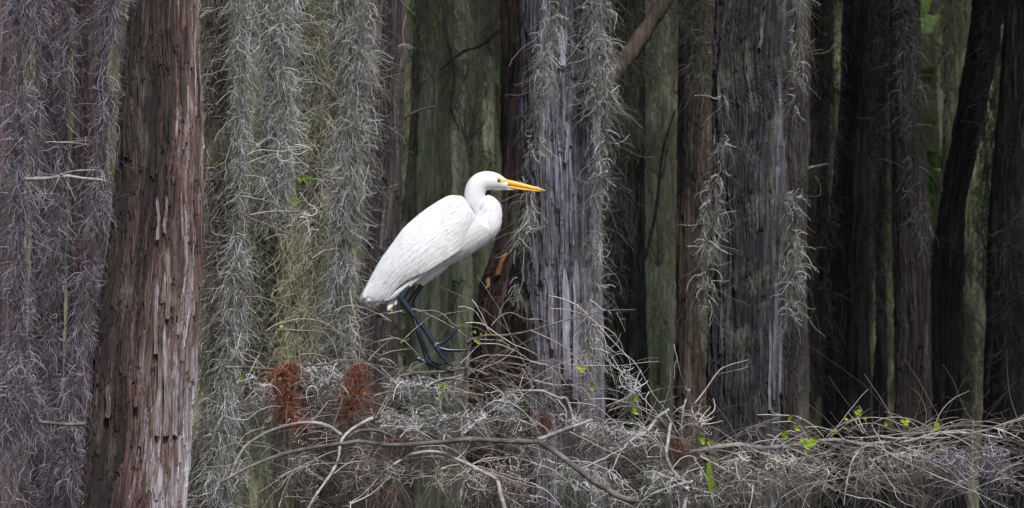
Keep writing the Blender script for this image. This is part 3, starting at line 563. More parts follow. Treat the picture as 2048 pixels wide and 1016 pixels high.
# ------------------------------------------------------------------ the egret
EG_Y = 0.0; PX = mpp(EG_Y)
def E(px, py, d=0.0):
    """point on the bird; d metres towards the camera (negative y)"""
    p = at(px, py, EG_Y); p = p.copy(); p[..., 1] = EG_Y - d; return p
def loft(mb, rings, tint=.5, cap=True):
    """rings (K,n,3) closed rings"""
    A = np.asarray(rings); K, n, _ = A.shape
    i = np.arange(K - 1)[:, None] * n; j = np.arange(n)[None]; jn = (j + 1) % n
    Q = np.stack([i + j, i + jn, i + n + jn, i + n + j], -1).reshape(-1, 4)
    V = A.reshape(-1, 3); T = []
    if cap:
        c0, c1 = A[0].mean(0), A[-1].mean(0); V = np.concatenate([V, [c0, c1]])
        for q in range(n):
            T.append((K * n, (q + 1) % n, q)); T.append((K * n + 1, (K - 1) * n + q, (K - 1) * n + (q + 1) % n))
    mb.add(V, Q, T, tint)
def ell(top, bot, lat, n=28, d=0.0):
    a = np.linspace(0, 2 * np.pi, n, endpoint=False)
    t, b = E(*top, d), E(*bot, d); c = (t + b) / 2; u = (t - b) / 2; v = np.array([0, -lat * PX, 0])
    return c + np.cos(a)[:, None] * u + np.sin(a)[:, None] * v
def resample_rows(rows, K): return smoothpath(np.array(rows, float), K)
egret = empty("great_egret", E(862, 735), "large white egret with orange-yellow bill and black legs, perched on the brush", "bird")
body = MB()
tor = resample_rows([(757, 556, 776, 585, 8), (768, 535, 796, 577, 15), (786, 492, 832, 565, 25), (810, 460, 862, 552, 31), (848, 426, 904, 528, 35), (890, 402, 950, 503, 34), (918, 404, 978, 484, 30), (938, 424, 990, 468, 26), (952, 440, 994, 460, 16)], 40)
loft(body, [ell(r[:2], r[2:4], r[4]) for r in tor])
def tubepath(mb, rows, K=30, lat=.85, n=22):
    P = smoothpath(np.array(rows, float), K)       # px,py,r
    T = np.gradient(P[:, :2], axis=0); T /= np.linalg.norm(T, axis=1)[:, None]; Nn = np.stack([-T[:, 1], T[:, 0]], 1)
    loft(mb, [ell(P[k, :2] + Nn[k] * P[k, 2], P[k, :2] - Nn[k] * P[k, 2], P[k, 2] * lat, n) for k in range(K)])
# S-folded neck: throat bulge in front, upper neck behind it, head
tubepath(body, [(958, 466, 24), (974, 452, 26), (980.5, 434, 24), (981.5, 417, 21.5), (979, 403, 15), (976, 394, 7), (975, 390, 2)], 30, .85)
tubepath(body, [(953, 436, 9), (955, 424, 13), (952, 408, 18), (949, 394, 20.5), (951, 380, 21), (958, 368, 20.5), (969, 362, 19.5), (982, 361.5, 18.4), (995, 363.5, 15.6), (1006, 367, 11.6), (1016, 369.5, 9.0)], 44, .78)
tubepath(body, [(957, 412, 15), (966, 408, 16), (978, 410, 14), (986, 414, 8)], 10, .8)
tubepath(body, [(990, 375, 7), (1006, 376, 4.6), (1024, 378.4, 2.6), (1040, 379.2, .8)], 14, .9)      # chin feathers under the bill
tubepath(body, [(896, 508, 6), (884, 518, 14), (866, 533, 16), (850, 546, 12), (838, 557, 8), (832, 566, 5.4)], 20, .8)             # feathered thighs
tubepath(body, [(900, 510, 6), (888, 522, 14), (870, 540, 13), (856, 554, 9), (847, 564, 6), (843, 570, 5.0)], 20, .8)
legs = []
def leg(d, pts): legs.append((d, smoothpath(np.array(pts, float) * (1, 1, 1.2), 50)))
leg(.028, [(842, 540, 4.4), (833, 553, 4.6), (818, 573, 4.9), (806, 591, 6.4), (803, 598, 6.8), (807, 605, 6.2), (818, 619, 4.7), (835, 641, 4.5), (852, 662, 4.4), (866, 683, 4.8), (872, 692, 5.6)])
leg(-.028, [(852, 556, 4.2), (844, 568, 4.4), (832, 586, 4.6), (821, 602, 5.6), (817, 610, 5.8), (820, 620, 5.0), (828, 640, 4.4), (836, 664, 4.3), (846, 692, 4.6), (854, 716, 5.2), (856, 724, 5.4)])
for d, p in [(.028, [(871, 690, 4.6), (884, 686, 3.6), (897, 677, 3.5), (908, 666, 3.2), (914, 657, 2.4), (917, 653, 1.0)]),
             (.030, [(871, 692, 4.4), (884, 698, 3.6), (900, 701, 3.3), (920, 701, 3.0), (932, 700, 2.4), (938, 702, .9)]),
             (.036, [(870, 692, 4.4), (878, 704, 3.6), (888, 717, 3.3), (897, 727, 2.8), (903, 731, 2.0), (906, 735, .8)]),
             (.020, [(870, 691, 4.0), (884, 708, 3.0), (893, 718, 2.6), (899, 726, 2.2)]),
             (-.028, [(856, 723, 4.4), (846, 722, 3.8), (836, 717, 3.8), (829, 719, 3.0), (824, 727, 1.2)]),
             (-.024, [(856, 724, 4.8), (862, 738, 4.0), (866, 750, 3.4), (871, 757, 2.4), (875, 760, 1.0)]),
             (-.016, [(857, 723, 4.4), (870, 732, 3.8), (884, 742, 3.7), (902, 742, 3.4), (916, 737, 3.1), (924, 731, 2.4), (928, 728, 1.0)]),
             (-.036, [(857, 723, 4.0), (872, 728, 3.2), (886, 726, 2.8), (896, 721, 2.2)])]: leg(d, p)
for d, P in legs:
    A = np.array([E(p[0], p[1], d) for p in P]); tubes(body, A[None], (P[:, 2] * PX)[None], 12, .5, caps=True)
raw = body.build("body", FEATHER, egret)
md = raw.modifiers.new("remesh", 'REMESH'); md.mode = 'VOXEL'; md.voxel_size = .0021
ms = raw.modifiers.new("smooth", 'SMOOTH'); ms.factor = .5; ms.iterations = 10
dg = bpy.context.evaluated_depsgraph_get(); dg.update()
bm_ = bpy.data.meshes.new_from_object(raw.evaluated_get(dg)); bm_.name = "body"
bpy.data.objects.remove(raw)
bm_.materials.clear(); bm_.materials.append(FEATHER); bm_.materials.append(LEGM)
nf = len(bm_.polygons); cen = np.empty(nf * 3, np.float32); bm_.polygons.foreach_get("center", cen); cen = cen.reshape(-1, 3) + np.array(world_loc(egret))
isleg = np.zeros(nf, bool); low = cen[:, 2] < float(E(850, 556)[2])
for d, P in legs:
    A = np.array([E(p[0], p[1], d) for p in P]); r = P[:, 2] * PX * 1.25 + .0012
    idx = np.where(low & ~isleg)[0]
    if not len(idx): continue
    dd = np.linalg.norm(cen[idx][:, None] - A[None], axis=2); isleg[idx] |= (dd < r[None]).any(1)
bm_.polygons.foreach_set("material_index", isleg.astype(np.int32)); bm_.polygons.foreach_set("use_smooth", np.ones(nf, bool)); bm_.update()
bo = bpy.data.objects.new("body", bm_); COL.objects.link(bo); bo.parent = egret
# folded wings: closed shells lying on the flanks
wst = resample_rows([(930, 400, 958, 440, 22), (925, 393.5, 957, 452, 33), (914, 391.5, 946, 474, 37), (892, 394, 923, 500, 38.5), (848, 421.5, 889, 523, 40.5), (809, 455, 854, 544, 38.5), (783, 489, 824, 557, 33), (759, 523, 800, 572, 25), (741, 556, 777, 594, 16), (729, 580, 752, 603, 9), (724.5, 588, 735, 602, 3)], 200)
def wing(sign):
    m = MB(); n = 96; v = np.linspace(0, 1, n); rings = []
    for k, r in enumerate(wst):
        a = k / 199
        scal = .35 + .65 * v; b = r[4] * PX * np.sin(np.pi * (.02 + (.95 - .23 * min(1, a * 4)) * v)) ** .62
        sh = (v - .5) ** 2 * .25                            # feather rows bow around the wing
        h1, _ = plates(v * .98, np.full(n, -a * .42) + sh * .2 - .018 * np.cos(v * 14 * 2 * np.pi), 14, .045, 5, .02 * np.sin(a * 7), 0, 10); h2, _ = plates(v * .98, np.full(n, -a * .42), 9, .30, 6, .05 * np.sin(a * 3) - .10 * a, 0, 14)
        mixf = np.clip((a - .34) * 5 + (v - .5) * 1.6, 0, 1); fade = np.clip(a * 7, 0, 1) * np.clip((1 - a) * 8, 0, 1) * np.clip(v * 6, 0, 1)
        wob = 1 + fade * (.009 * (h1 - .5) * (1 - mixf) + .013 * (h2 - .5) * mixf)
        t, q = E(r[0], r[1]), E(r[2], r[3]); base = t + (q - t) * v[:, None]
        out = base.copy(); out[:, 1] = EG_Y - sign * (b * wob + .001)
        inn = base[::-1].copy(); inn[:, 1] = EG_Y - sign * (b[::-1] * .62)
        rings.append(np.concatenate([out, inn]))
    loft(m, rings if sign > 0 else [x[::-1] for x in rings]); return m
wobs = [wing(1).build("wing", FEATHER, egret), wing(-1).build("wing", FEATHER, egret)]
# soft barbs lying along the plumage so its surface and outline read as feathers
def barbs(src, n, keep, lo, hi, seed):
    g = np.random.default_rng(seed); nv = len(src.data.vertices); co = np.empty(nv * 3, np.float32); no = np.empty(nv * 3, np.float32)
    src.data.vertices.foreach_get("co", co); src.data.vertices.foreach_get("normal", no); co = co.reshape(-1, 3); no = no.reshape(-1, 3)
    wp = co + np.array(world_loc(egret)); idx = np.where(keep(wp))[0]; idx = g.choice(idx, n)
    P0 = wp[idx]; Nn = no[idx]; tail = nrm(E(735, 596) - E(900, 420)); d = tail + .22 * g.normal(0, 1, (n, 3)); d = d - Nn * (d * Nn).sum(1, keepdims=True); d = nrm(d) + Nn * g.uniform(.02, .13, (n, 1))
    Pth = grow(P0 - Nn * .0006, d, g.uniform(lo, hi, n), 6, .04, .03, g, .035); m = MB()
    tubes(m, Pth, g.uniform(.00035, .0007, (n, 1)) * np.array([1, 1.1, 1, .8, .6, .3])[None], 3, .5)
    o = m.build("plumage_barbs", FEATHER, egret); o['kind'] = 'stuff'
zf = float(E(850, 560)[2]); xh = float(E(930, 400)[0]); zh = float(E(930, 400)[2])
barbs(bo, 2600, lambda w: (w[:, 2] > zf) & ~((w[:, 0] > xh) & (w[:, 2] > zh)), .012, .030, 1)
barbs(wobs[0], 2600, lambda w: w[:, 1] < EG_Y, .014, .034, 2)
def feather(base, tip, wpx, d, name, sag=0.0, mat=None, d1=None):
    K = 18; a = np.linspace(0, 1, K); p0, p1 = np.array(base, float), np.array(tip, float); dirv = (p1 - p0); L = np.linalg.norm(dirv); dirv /= L; nv = np.array([-dirv[1], dirv[0]])
    P = p0 + dirv * L * a[:, None] + nv * sag * np.sin(a * np.pi)[:, None]
    w = wpx / 2 * np.minimum(1, .45 + a * 1.4) * np.sqrt(np.clip(1 - (np.clip(a - .72, 0, 1) / .285) ** 2, .004, 1))
    d1 = d if d1 is None else d1
    dd = d + (d1 - d) * a; rings = []
    for k in range(K):
        up, dn = E(*(P[k] + nv * w[k])), E(*(P[k] - nv * w[k])); c = E(*P[k])
        r = []
        for q, off in ((up, 0), (c * .5 + up * .5, .0022), (c, .0034), (c * .5 + dn * .5, .0022), (dn, 0), (dn, -.0016), (c, -.0012), (up, -.0016)):
            z = np.array(q); z[1] = EG_Y - dd[k] - off; r.append(z)
        rings.append(r)
    m = MB(); loft(m, rings); return m.build(name, mat or FEATHER, egret)
for b, t, w, d, sg, mt in [((806, 560), (776, 622), 12, .004, 1, QUILL), ((812, 560), (790, 611), 11, .010, -1, QUILL), ((797, 556), (764, 608), 12, -.006, 1, FEATHER), ((783, 560), (736, 614), 14, -.012, 2, QUILL), ((792, 565), (752, 611), 12, .0, 1, QUILL), ((818, 560), (800, 592), 8, .014, 0, QUILL)]:
    feather(b, t, w, d, "tail_feather", sg, mt)
for b, t, w, d, sg, d1 in [((842, 552), (768, 602), 13, .046, -2, .018), ((826, 560), (778, 597), 10, .044, -1, .022), ((800, 540), (734, 604), 16, .034, -2, .010), ((790, 515), (726, 598), 18, .030, -1, .008), ((850, 548), (806, 575), 9, .050, -1, .034)]:
    feather(b, t, w, d, "wing_feather", sg, FEATHER, d1)
# bill, lores, eyes
def billpart(name, rows, lat, mat):
    m = MB(); P = resample_rows(rows, 26); loft(m, [ell(r[:2], r[2:4], r[4] * lat, 20) for r in P]); return m.build(name, mat, egret)
billpart("upper_bill", [(1005, 359.5, 1005, 369.5, 5.6), (1016, 359.2, 1016, 371, 5.4), (1030, 362, 1029, 373.4, 4.7), (1050, 367.4, 1050, 376.8, 3.6), (1072, 374, 1072, 379.8, 2.3), (1085, 378.2, 1085, 381, 1.2), (1092, 380.9, 1092, 381.7, .4)], 1, BILLM)
billpart("lower_bill", [(1007, 370.2, 1008, 374.2, 5.0), (1016, 371.4, 1017, 376, 4.8), (1030, 373.8, 1031, 378.6, 4.1), (1050, 377.2, 1050, 381.2, 3.1), (1070, 380.1, 1070, 382.4, 2.0), (1082, 381.4, 1082, 382.3, .9)], 1, BILLM)
for sgn in (1, -1):
    def side(px, py, out): return E(px, py, sgn * out)
    # lore patch: thin curved plate on the side of the face
    m = MB(); rows = []
    for x, y0, y1, o0 in ((991.5, 360.8, 366.8, 11.3), (995, 357.6, 367.6, 11.7), (1000, 357.2, 367.6, 11.2), (1006, 358.4, 368.2, 9.0), (1012, 359.6, 369.4, 7.0), (1019, 362.5, 369, 5.4)):
        v = np.linspace(0, 1, 7)
        rows.append(np.concatenate([[side(x, y0 + (y1 - y0) * q, (o0 * (1 - .16 * (2 * q - 1) ** 2)) * PX + .0006) for q in v], [side(x, y0 + (y1 - y0) * q, (o0 * .8) * PX) for q in v[::-1]]]))
    loft(m, rows if sgn > 0 else [r[::-1] for r in rows]); m.build("lore", LOREM, egret)
    def ball(c, r, mat, name, par, sq=1.0):
        m = MB(); ph = np.linspace(0, np.pi, 12); rings = [[(c[0] + r * math.sin(p) * math.cos(t), c[1] - sgn * r * sq * math.cos(p), c[2] + r * math.sin(p) * math.sin(t)) for t in np.linspace(0, 2 * np.pi, 20, endpoint=False)] for p in np.clip(ph, .02, np.pi - .02)]
        loft(m, rings if sgn > 0 else [r_[::-1] for r_ in rings]); return m.build(name, mat, par)
    ey = ball(side(997.2, 361, 10.6 * PX), 3.7 * PX, EYEM, "eye", egret, .9)
    ball(side(997.5, 361, 13.2 * PX), 1.9 * PX, PUPIL, "pupil", ey, .6)
    m = MB(); th = np.linspace(0, 2 * np.pi, 25); tubes(m, np.array([[side(997.2 + 3.7 * math.cos(t), 361 + 3.7 * math.sin(t), 11.7 * PX) for t in th]]), .55 * PX, 6, .5); m.build("eye_ring", PUPIL, ey)

# ------------------------------------------------------------------ the brush: dead boughs with their twigs
def crop(x0, y0, sx): return lambda L: [(x0 + a * sx, y0 + b * sx) for a, b in L]
c1 = crop(460, 580, .2165); c2 = crop(460, 796, .2165); c3 = crop(760, 580, .2165); c4 = crop(760, 796, .2165)
c5 = crop(1060, 580, .2165); c6 = crop(1060, 796, .2165); c7 = crop(1360, 700, .3111); c8 = crop(1690, 770, .2421)
gb = np.random.default_rng(5)
def bough(label, Y, limbs, twigs, group="dead boughs of the brush", leaves=(), jit=1.0):
    """limbs: (pts px, radius px at start, radius px at end, dY, tint); twigs: (pts px, radius px[, tint])"""
    P0 = limbs[0][0][0] if limbs else twigs[0][0][0]
    root = empty("dead_bough", at(P0[0], P0[1], Y), label, "branch", group)
    for k, (pts, r0, r1, dY, tn) in enumerate(limbs):
        p = np.array(pts, float); q = np.linspace(0, 1, len(p)); yy = Y + dY * q + .03 * np.sin(q * 5 + k)
        A = at(p[:, 0], p[:, 1], yy); m = MB()
        solid_limb(m, np.concatenate([A, ((r0 + (r1 - r0) * q) * mpp(yy))[:, None]], 1), K=60, S=12, tint=tn, seed=k + 3, knob=.12)
        m.build("limb", LIMB, root)
    alltw = []
    for tw in twigs:
        pts, r = tw[0], tw[1]; tn = tw[2] * .84 if len(tw) > 2 else float(np.clip(gb.normal(.42, .18), .1, .9))
        p = np.array(pts, float); n = len(p); q = np.linspace(0, 1, n)
        y0 = Y + jit * gb.uniform(-.16, .10); yy = y0 + jit * gb.uniform(-.14, .14) * q + gb.uniform(-.03, .03) * jit * np.sin(q * np.pi)
        A = smoothpath(at(p[:, 0], p[:, 1], yy), 30); A = A + .0016 * vnoise(np.linspace(0, 9, 30), np.zeros(30), int(gb.integers(1, 999)))[:, None] * np.array([1, 1, 1])
        m = MB(); rr = r * .74 * PX * np.linspace(1.2, .5, 30) * (1 + .12 * gb.normal(0, 1, 30))
        tubes(m, A[None], rr[None], 6, tn, caps=True)
        for j in range(int(gb.integers(0, 3))):            # side spurs on the twig
            i = int(gb.integers(4, 26)); sp = grow(A[i:i + 1], gb.normal(0, 1, (1, 3)) + (A[i + 1] - A[i]) * 150, np.array([gb.uniform(.02, .09)]), 7, .25, .02, gb, .12)
            tubes(m, sp, rr[i] * np.linspace(.7, .35, 7)[None], 5, tn)
        m.build("twig", TWIG, root); alltw.append(A)
    for x, y, sz in leaves:
        c = at(x, y, Y - .22); s = sz * PX; g = gb; m = MB()
        for q in range(1 if sz < 7 else 3):
            a = g.uniform(-2.6, -.5) if q else g.uniform(-2.2, .4); dv = np.array([math.cos(a), g.uniform(-.5, .1), math.sin(a) * -1]); dv /= np.linalg.norm(dv); sd = nrm(np.cross(dv, (0, -1, .25)))
            t = np.linspace(0, 1, 8); w = np.sin(np.pi * (t * .93 + .05)) ** .8 * .30; ctr = c + dv * (t[:, None] - (.0 if q else .4)) * s * 1.5 + np.array([0, 0, -1]) * (t[:, None] ** 2) * s * .3
            V = np.stack([ctr - sd * w[:, None] * s * 1.4 + (0, -.15 * s, 0), ctr, ctr + sd * w[:, None] * s * 1.4 + (0, -.15 * s, 0)], 1).reshape(-1, 3)
            Q = [(k * 3 + e, k * 3 + e + 1, k * 3 + e + 4, k * 3 + e + 3) for k in range(7) for e in range(2)]
            m.add(V, Q, tint=float(np.clip(g.normal(.5, .22), .05, 1)))
        m.build("leaf", LEAF, root)
    return root
T = lambda f, L, r, *tn: (f(L), r, *tn)
bough("low arching dead bough left of the egret's feet, holding the rust clumps", -.05,
  [(c1([(-40, 712), (100, 714), (250, 720), (440, 735), (640, 700), (860, 690), (1100, 660)]), 3.0, 2.2, .05, .42)],
  [T(c1, [(90, 70), (270, 68), (480, 135), (700, 210), (830, 275), (950, 350), (1060, 450), (1170, 560), (1330, 610), (1478, 700)], 1.5), T(c1, [(320, 388), (420, 320), (520, 290), (640, 268), (740, 268), (860, 295), (960, 350), (1080, 440)], 1.3, .7),
   T(c1, [(480, 365), (640, 372), (850, 388), (930, 450), (970, 530), (1000, 640)], 2.1, .42), T(c1, [(0, 560), (150, 590), (240, 640), (330, 720)], 1.2), T(c1, [(110, 560), (200, 555), (300, 595), (380, 650), (440, 710)], 1.2),
   T(c1, [(340, 725), (390, 640), (500, 630)], 1.1), T(c1, [(380, 610), (520, 620), (620, 665), (680, 700)], 1.1), T(c1, [(735, 285), (710, 400), (700, 520), (715, 690)], 1.3, .4), T(c1, [(650, 690), (645, 570), (647, 470), (665, 445), (692, 472)], 1.4, .3),
   T(c1, [(960, 200), (1050, 150), (1160, 145), (1280, 180), (1390, 230), (1478, 285)], 1.2, .7), T(c1, [(1010, 370), (1180, 290), (1320, 230), (1478, 205)], 1.2, .7), T(c1, [(1110, 0), (1140, 180), (1180, 380), (1210, 530)], 1.3, .6),
   T(c1, [(800, 270), (880, 235), (1000, 232), (1100, 275)], .9), T(c1, [(650, 595), (740, 585), (850, 605), (920, 640), (980, 770)], 1.2, .7), T(c1, [(100, 400), (60, 560), (10, 660)], 1.2, .8), T(c1, [(270, 595), (200, 730), (100, 960)], 1.2, .7),
   T(c1, [(890, 700), (960, 655), (1060, 645), (1200, 650), (1300, 700), (1478, 835)], 1.4), T(c1, [(1230, 540), (1340, 480), (1478, 450)], 1.1, .7), T(c1, [(1280, 650), (1360, 560), (1478, 460)], 1.3, .6), T(c1, [(370, 365), (390, 470), (386, 570)], .9, .8),
   T(c1, [(540, 300), (555, 330), (548, 372)], .9, .4), T(c1, [(720, 330), (860, 350), (1000, 385), (1120, 430), (1180, 480)], .9)],
  leaves=[(562, 652, 6), (615, 690, 5), (560, 757, 6), (480, 759, 7), (768, 702, 5)])
bough("pale forked dead bough low at left, arching down beside the moss", -.22,
  [(c2([(10, 740), (15, 700), (60, 580), (150, 440), (300, 340), (450, 275), (650, 230), (800, 232), (920, 265), (1030, 345)]), 2.4, 3.6, .05, .66), (c2([(1325, 180), (1160, 265), (1060, 350), (1020, 420), (1000, 560), (940, 690), (870, 790), (780, 920), (700, 1060)]), 3.2, 2.4, -.05, .8), (c2([(1080, 370), (1180, 310), (1300, 295), (1400, 315), (1500, 360)]), 3.4, 2.8, .1, .45)],
  [T(c2, [(560, 600), (700, 490), (850, 410), (1000, 385)], 2.0, .42), T(c2, [(440, 735), (700, 610), (900, 515), (1100, 460), (1300, 435), (1478, 445)], 1.5, .7), T(c2, [(720, 380), (880, 372), (1010, 355)], 1.8, .55), T(c2, [(890, 350), (893, 420)], 1.2, .7), T(c2, [(1000, 350), (992, 460)], 1.2, .5),
   T(c2, [(960, 700), (1080, 610), (1200, 585), (1350, 580), (1478, 610)], 1.4, .7), T(c2, [(1110, 970), (1250, 870), (1400, 700), (1500, 620)], 1.6, .85), T(c2, [(1120, 975), (1300, 890), (1400, 800), (1500, 700)], 1.7, .9), T(c2, [(1110, 960), (1120, 1060)], 1.6, .85),
   T(c2, [(450, 1010), (500, 860), (560, 700)], 1.2, .7), T(c2, [(500, 905), (700, 920), (760, 935)], 1.0), T(c2, [(20, 720), (150, 790), (270, 880)], 1.3, .7), T(c2, [(1040, 0), (980, 180), (920, 350)], 1.2), T(c2, [(900, 40), (770, 200), (600, 370)], 1.3, .65), T(c2, [(1450, -10), (1340, 190)], 1.5, .8),
   T(c2, [(0, 190), (150, 200), (260, 120), (380, 80), (480, 78)], 1.2, .8), T(c2, [(60, 460), (140, 340), (250, 290), (340, 265)], 1.2, .7), T(c2, [(730, 200), (850, 165), (970, 155)], 1.1, .8), T(c2, [(310, 700), (340, 770), (460, 890)], 1.0), T(c2, [(690, 780), (705, 860), (700, 900)], 1.0), T(c2, [(600, 340), (640, 280), (700, 240)], 1.0, .5), T(c2, [(720, 340), (760, 260)], 1.5, .8)])
bough("reddish-tipped live twig bough gripped by the egret's toes, running out to the right", -.03,
  [(c3([(800, 490), (830, 460), (900, 440), (1000, 415), (1100, 420), (1250, 405), (1478, 355)]) + c5([(110, 345), (250, 300), (500, 235), (660, 195), (800, 185), (970, 182)]), 2.8, .8, .0, .42), (c3([(822, 455), (815, 600), (803, 700), (790, 850)]), 3.0, 3.6, .02, .32)],
  [T(c3, [(70, 220), (150, 205), (250, 180), (330, 182), (420, 215), (560, 280), (680, 345), (760, 405), (815, 450)], 1.5, .62), T(c3, [(340, 175), (390, 180), (460, 230), (520, 245)], 1.0), T(c3, [(340, 195), (500, 190), (600, 230), (690, 325), (800, 330), (900, 350), (990, 405)], 1.2), T(c3, [(190, 490), (300, 380), (460, 245)], 1.2, .7),
   T(c3, [(530, 240), (640, 215), (830, 185)], 1.1), T(c3, [(725, 155), (800, 160), (870, 195), (950, 290), (1030, 405)], 1.3), T(c3, [(850, 90), (900, 150), (960, 280), (1010, 380)], 1.1), T(c3, [(910, 150), (990, 200), (1040, 300)], .9), T(c3, [(790, 305), (880, 300), (970, 330), (1080, 405), (1200, 485), (1350, 550), (1478, 610)], 1.6),
   T(c3, [(920, 455), (1050, 460), (1140, 475), (1200, 530)], 1.0, .8), T(c3, [(920, 495), (1080, 500), (1200, 540), (1300, 590), (1390, 655)], 1.2, .8), T(c3, [(740, 680), (840, 580), (925, 495)], 1.2, .7), T(c3, [(1020, 340), (1080, 270), (1150, 220), (1230, 215), (1370, 270), (1478, 268)], 1.2, .55),
   T(c3, [(0, 220), (60, 260), (110, 290)], 1.1, .8), T(c3, [(830, 440), (840, 400), (880, 370)], 1.0, .7), T(c5, [(175, 55), (280, 75), (450, 150), (560, 260), (650, 345), (760, 460), (870, 580), (970, 680), (1060, 820), (1110, 910), (1180, 1015), (1250, 1110)], 1.6, .72), T(c5, [(185, 168), (320, 180), (430, 205), (540, 240)], 1.2, .7),
   T(c5, [(570, 320), (670, 340), (770, 400), (830, 480), (865, 570)], 1.2, .7), T(c5, [(0, 370), (200, 460), (350, 560), (490, 690), (570, 800), (660, 980)], 1.4, .6), T(c5, [(790, 190), (840, 290), (880, 390)], 1.1, .5), T(c5, [(0, 265), (100, 270), (205, 310)], 1.0)],
  leaves=[(783, 620, 6), (956, 684, 8), (1002, 680, 6), (950, 664, 6), (962, 668, 5), (1162, 740, 9), (985, 668, 5)], jit=.18)
bough("straggling dead bough under the egret's feet, woven with pale moss", .02,
  [(c3([(-60, 975), (100, 940), (300, 940), (500, 940), (800, 950), (960, 975)]), 2.2, 2.0, .0, .5), (c3([(420, 930), (520, 860), (640, 815), (720, 800), (820, 760)]), 2.8, 2.4, .0, .5), (c3([(180, 800), (300, 772), (450, 758), (600, 752), (760, 728), (860, 735), (1000, 790)]), 3.0, 2.4, .0, .36), (c3([(420, 800), (500, 832), (600, 836), (720, 810)]), 2.4, 1.8, .02, .5), (c3([(1180, 915), (1300, 930), (1478, 930)]) + c5([(150, 945), (270, 1000)]) + c6([(330, 0), (370, 90), (400, 190), (412, 262)]), 2.4, 3.4, -.05, .62)],
  [T(c3, [(820, 660), (950, 610), (1090, 600), (1250, 620), (1400, 660), (1500, 690)], 1.4, .75), T(c3, [(860, 755), (1030, 690), (1150, 630), (1250, 540)], 1.3, .75), T(c3, [(0, 470), (100, 445), (180, 455), (280, 520), (380, 640)], 1.3, .7), T(c3, [(0, 530), (60, 475), (120, 452)], 1.2), T(c3, [(0, 600), (130, 560), (260, 545), (400, 560)], 1.2, .6), T(c3, [(160, 820), (350, 680)], 1.5, .7),
   T(c3, [(1010, 715), (1150, 765), (1300, 805), (1478, 840)], 1.4, .65), T(c3, [(420, 900), (520, 840), (640, 815), (760, 830), (830, 880)], 1.2, .8), T(c3, [(330, 1010), (370, 940), (430, 920)], 1.2, .9), T(c3, [(1290, 900), (1330, 770), (1380, 690)], 1.1, .85), T(c3, [(1310, 720), (1390, 850), (1420, 920)], 1.3, .7), T(c3, [(0, 650), (30, 635), (90, 650), (160, 700)], 1.4, .8),
   T(c3, [(0, 700), (80, 790), (170, 850), (250, 900)], 1.2), T(c3, [(820, 745), (920, 750), (1010, 775)], 1.2, .85), T(c3, [(20, 890), (180, 900), (330, 880)], 1.0), T(c3, [(480, 690), (500, 600), (520, 560)], 1.1, .7), T(c5, [(0, 570), (130, 625), (240, 660), (295, 697)], 1.4), T(c5, [(300, 685), (500, 695), (720, 700), (880, 690), (1000, 675), (1190, 662)], 1.3, .65), T(c5, [(985, 655), (1080, 630), (1190, 626)], .8, .5),
   T(c5, [(0, 655), (130, 685), (220, 740), (270, 830), (300, 960)], 1.6, .75), T(c5, [(200, 705), (350, 735), (450, 750)], 1.1, .55), T(c5, [(20, 830), (200, 870), (350, 880), (490, 910), (560, 1005)], 1.6, .7), T(c5, [(360, 880), (480, 865), (560, 885), (610, 915)], 1.0, .6), T(c5, [(530, 1010), (660, 1000), (800, 1012)], 1.1, .7), T(c5, [(630, 365), (690, 460), (710, 560), (740, 700), (790, 880)], 1.0, .7), T(c5, [(660, 545), (710, 515), (780, 575), (840, 560)], .9, .85)],
  leaves=[(884, 774, 8), (880, 798, 7), (1182, 776, 7), (1272, 800, 7)])
bough("thickest grey-brown dead limb crossing low in front of everything, bent downhill to the right", -.34,
  [([(440, 966), (490, 938), (560, 910), (640, 893)] + c2([(1060, 420), (1200, 398)]) + c4([(0, 430), (250, 432), (500, 410), (640, 400), (800, 380), (960, 385), (1200, 400), (1478, 405)]) + c6([(70, 400), (200, 475), (330, 570), (450, 660), (580, 765), (720, 850), (830, 915), (940, 945), (1010, 930)]), 3.4, 6.4, -.06, .40),
   (c6([(75, 388), (200, 340), (320, 295), (410, 262), (500, 230), (575, 200)]), 5.0, 3.0, -.02, .66), (c4([(1000, 385), (960, 300), (860, 210), (760, 175), (600, 210), (470, 225)]), 3.0, 1.5, .05, .5)],
  [T(c4, [(0, 262), (200, 265), (350, 300), (500, 400), (600, 520), (700, 560)], 1.6, .7), T(c4, [(440, 330), (520, 260), (620, 235), (760, 240)], 1.2), T(c4, [(755, 180), (758, 280), (755, 360)], 1.2, .65), T(c4, [(1325, 330), (1330, 420), (1320, 510)], 1.6, .6), T(c6, [(370, 310), (550, 400), (700, 480), (850, 540), (980, 630), (1090, 710)], 1.6, .65), T(c6, [(380, 580), (480, 585), (600, 610), (750, 690), (850, 780), (980, 880), (1000, 960)], 1.6, .7),
   T(c6, [(240, 540), (235, 620), (215, 680)], 1.0, .3), T(c6, [(0, 205), (100, 250), (190, 330)], 1.3, .7), T(c6, [(260, 20), (330, 120), (330, 280)], 1.6, .75), T(c6, [(250, 10), (220, 120), (190, 210)], 1.0, .85), T(c6, [(460, 600), (600, 700), (730, 850), (800, 880)], 1.1, .6), T(c6, [(560, 195), (560, 130), (580, 100), (600, 180)], 1.2, .8), T(c4, [(180, 370), (260, 270), (350, 150)], 1.3, .8), T(c4, [(110, 320), (115, 250), (150, 205)], 1.1, .8), T(c4, [(340, 300), (335, 240), (350, 160)], 1.2, .8)])
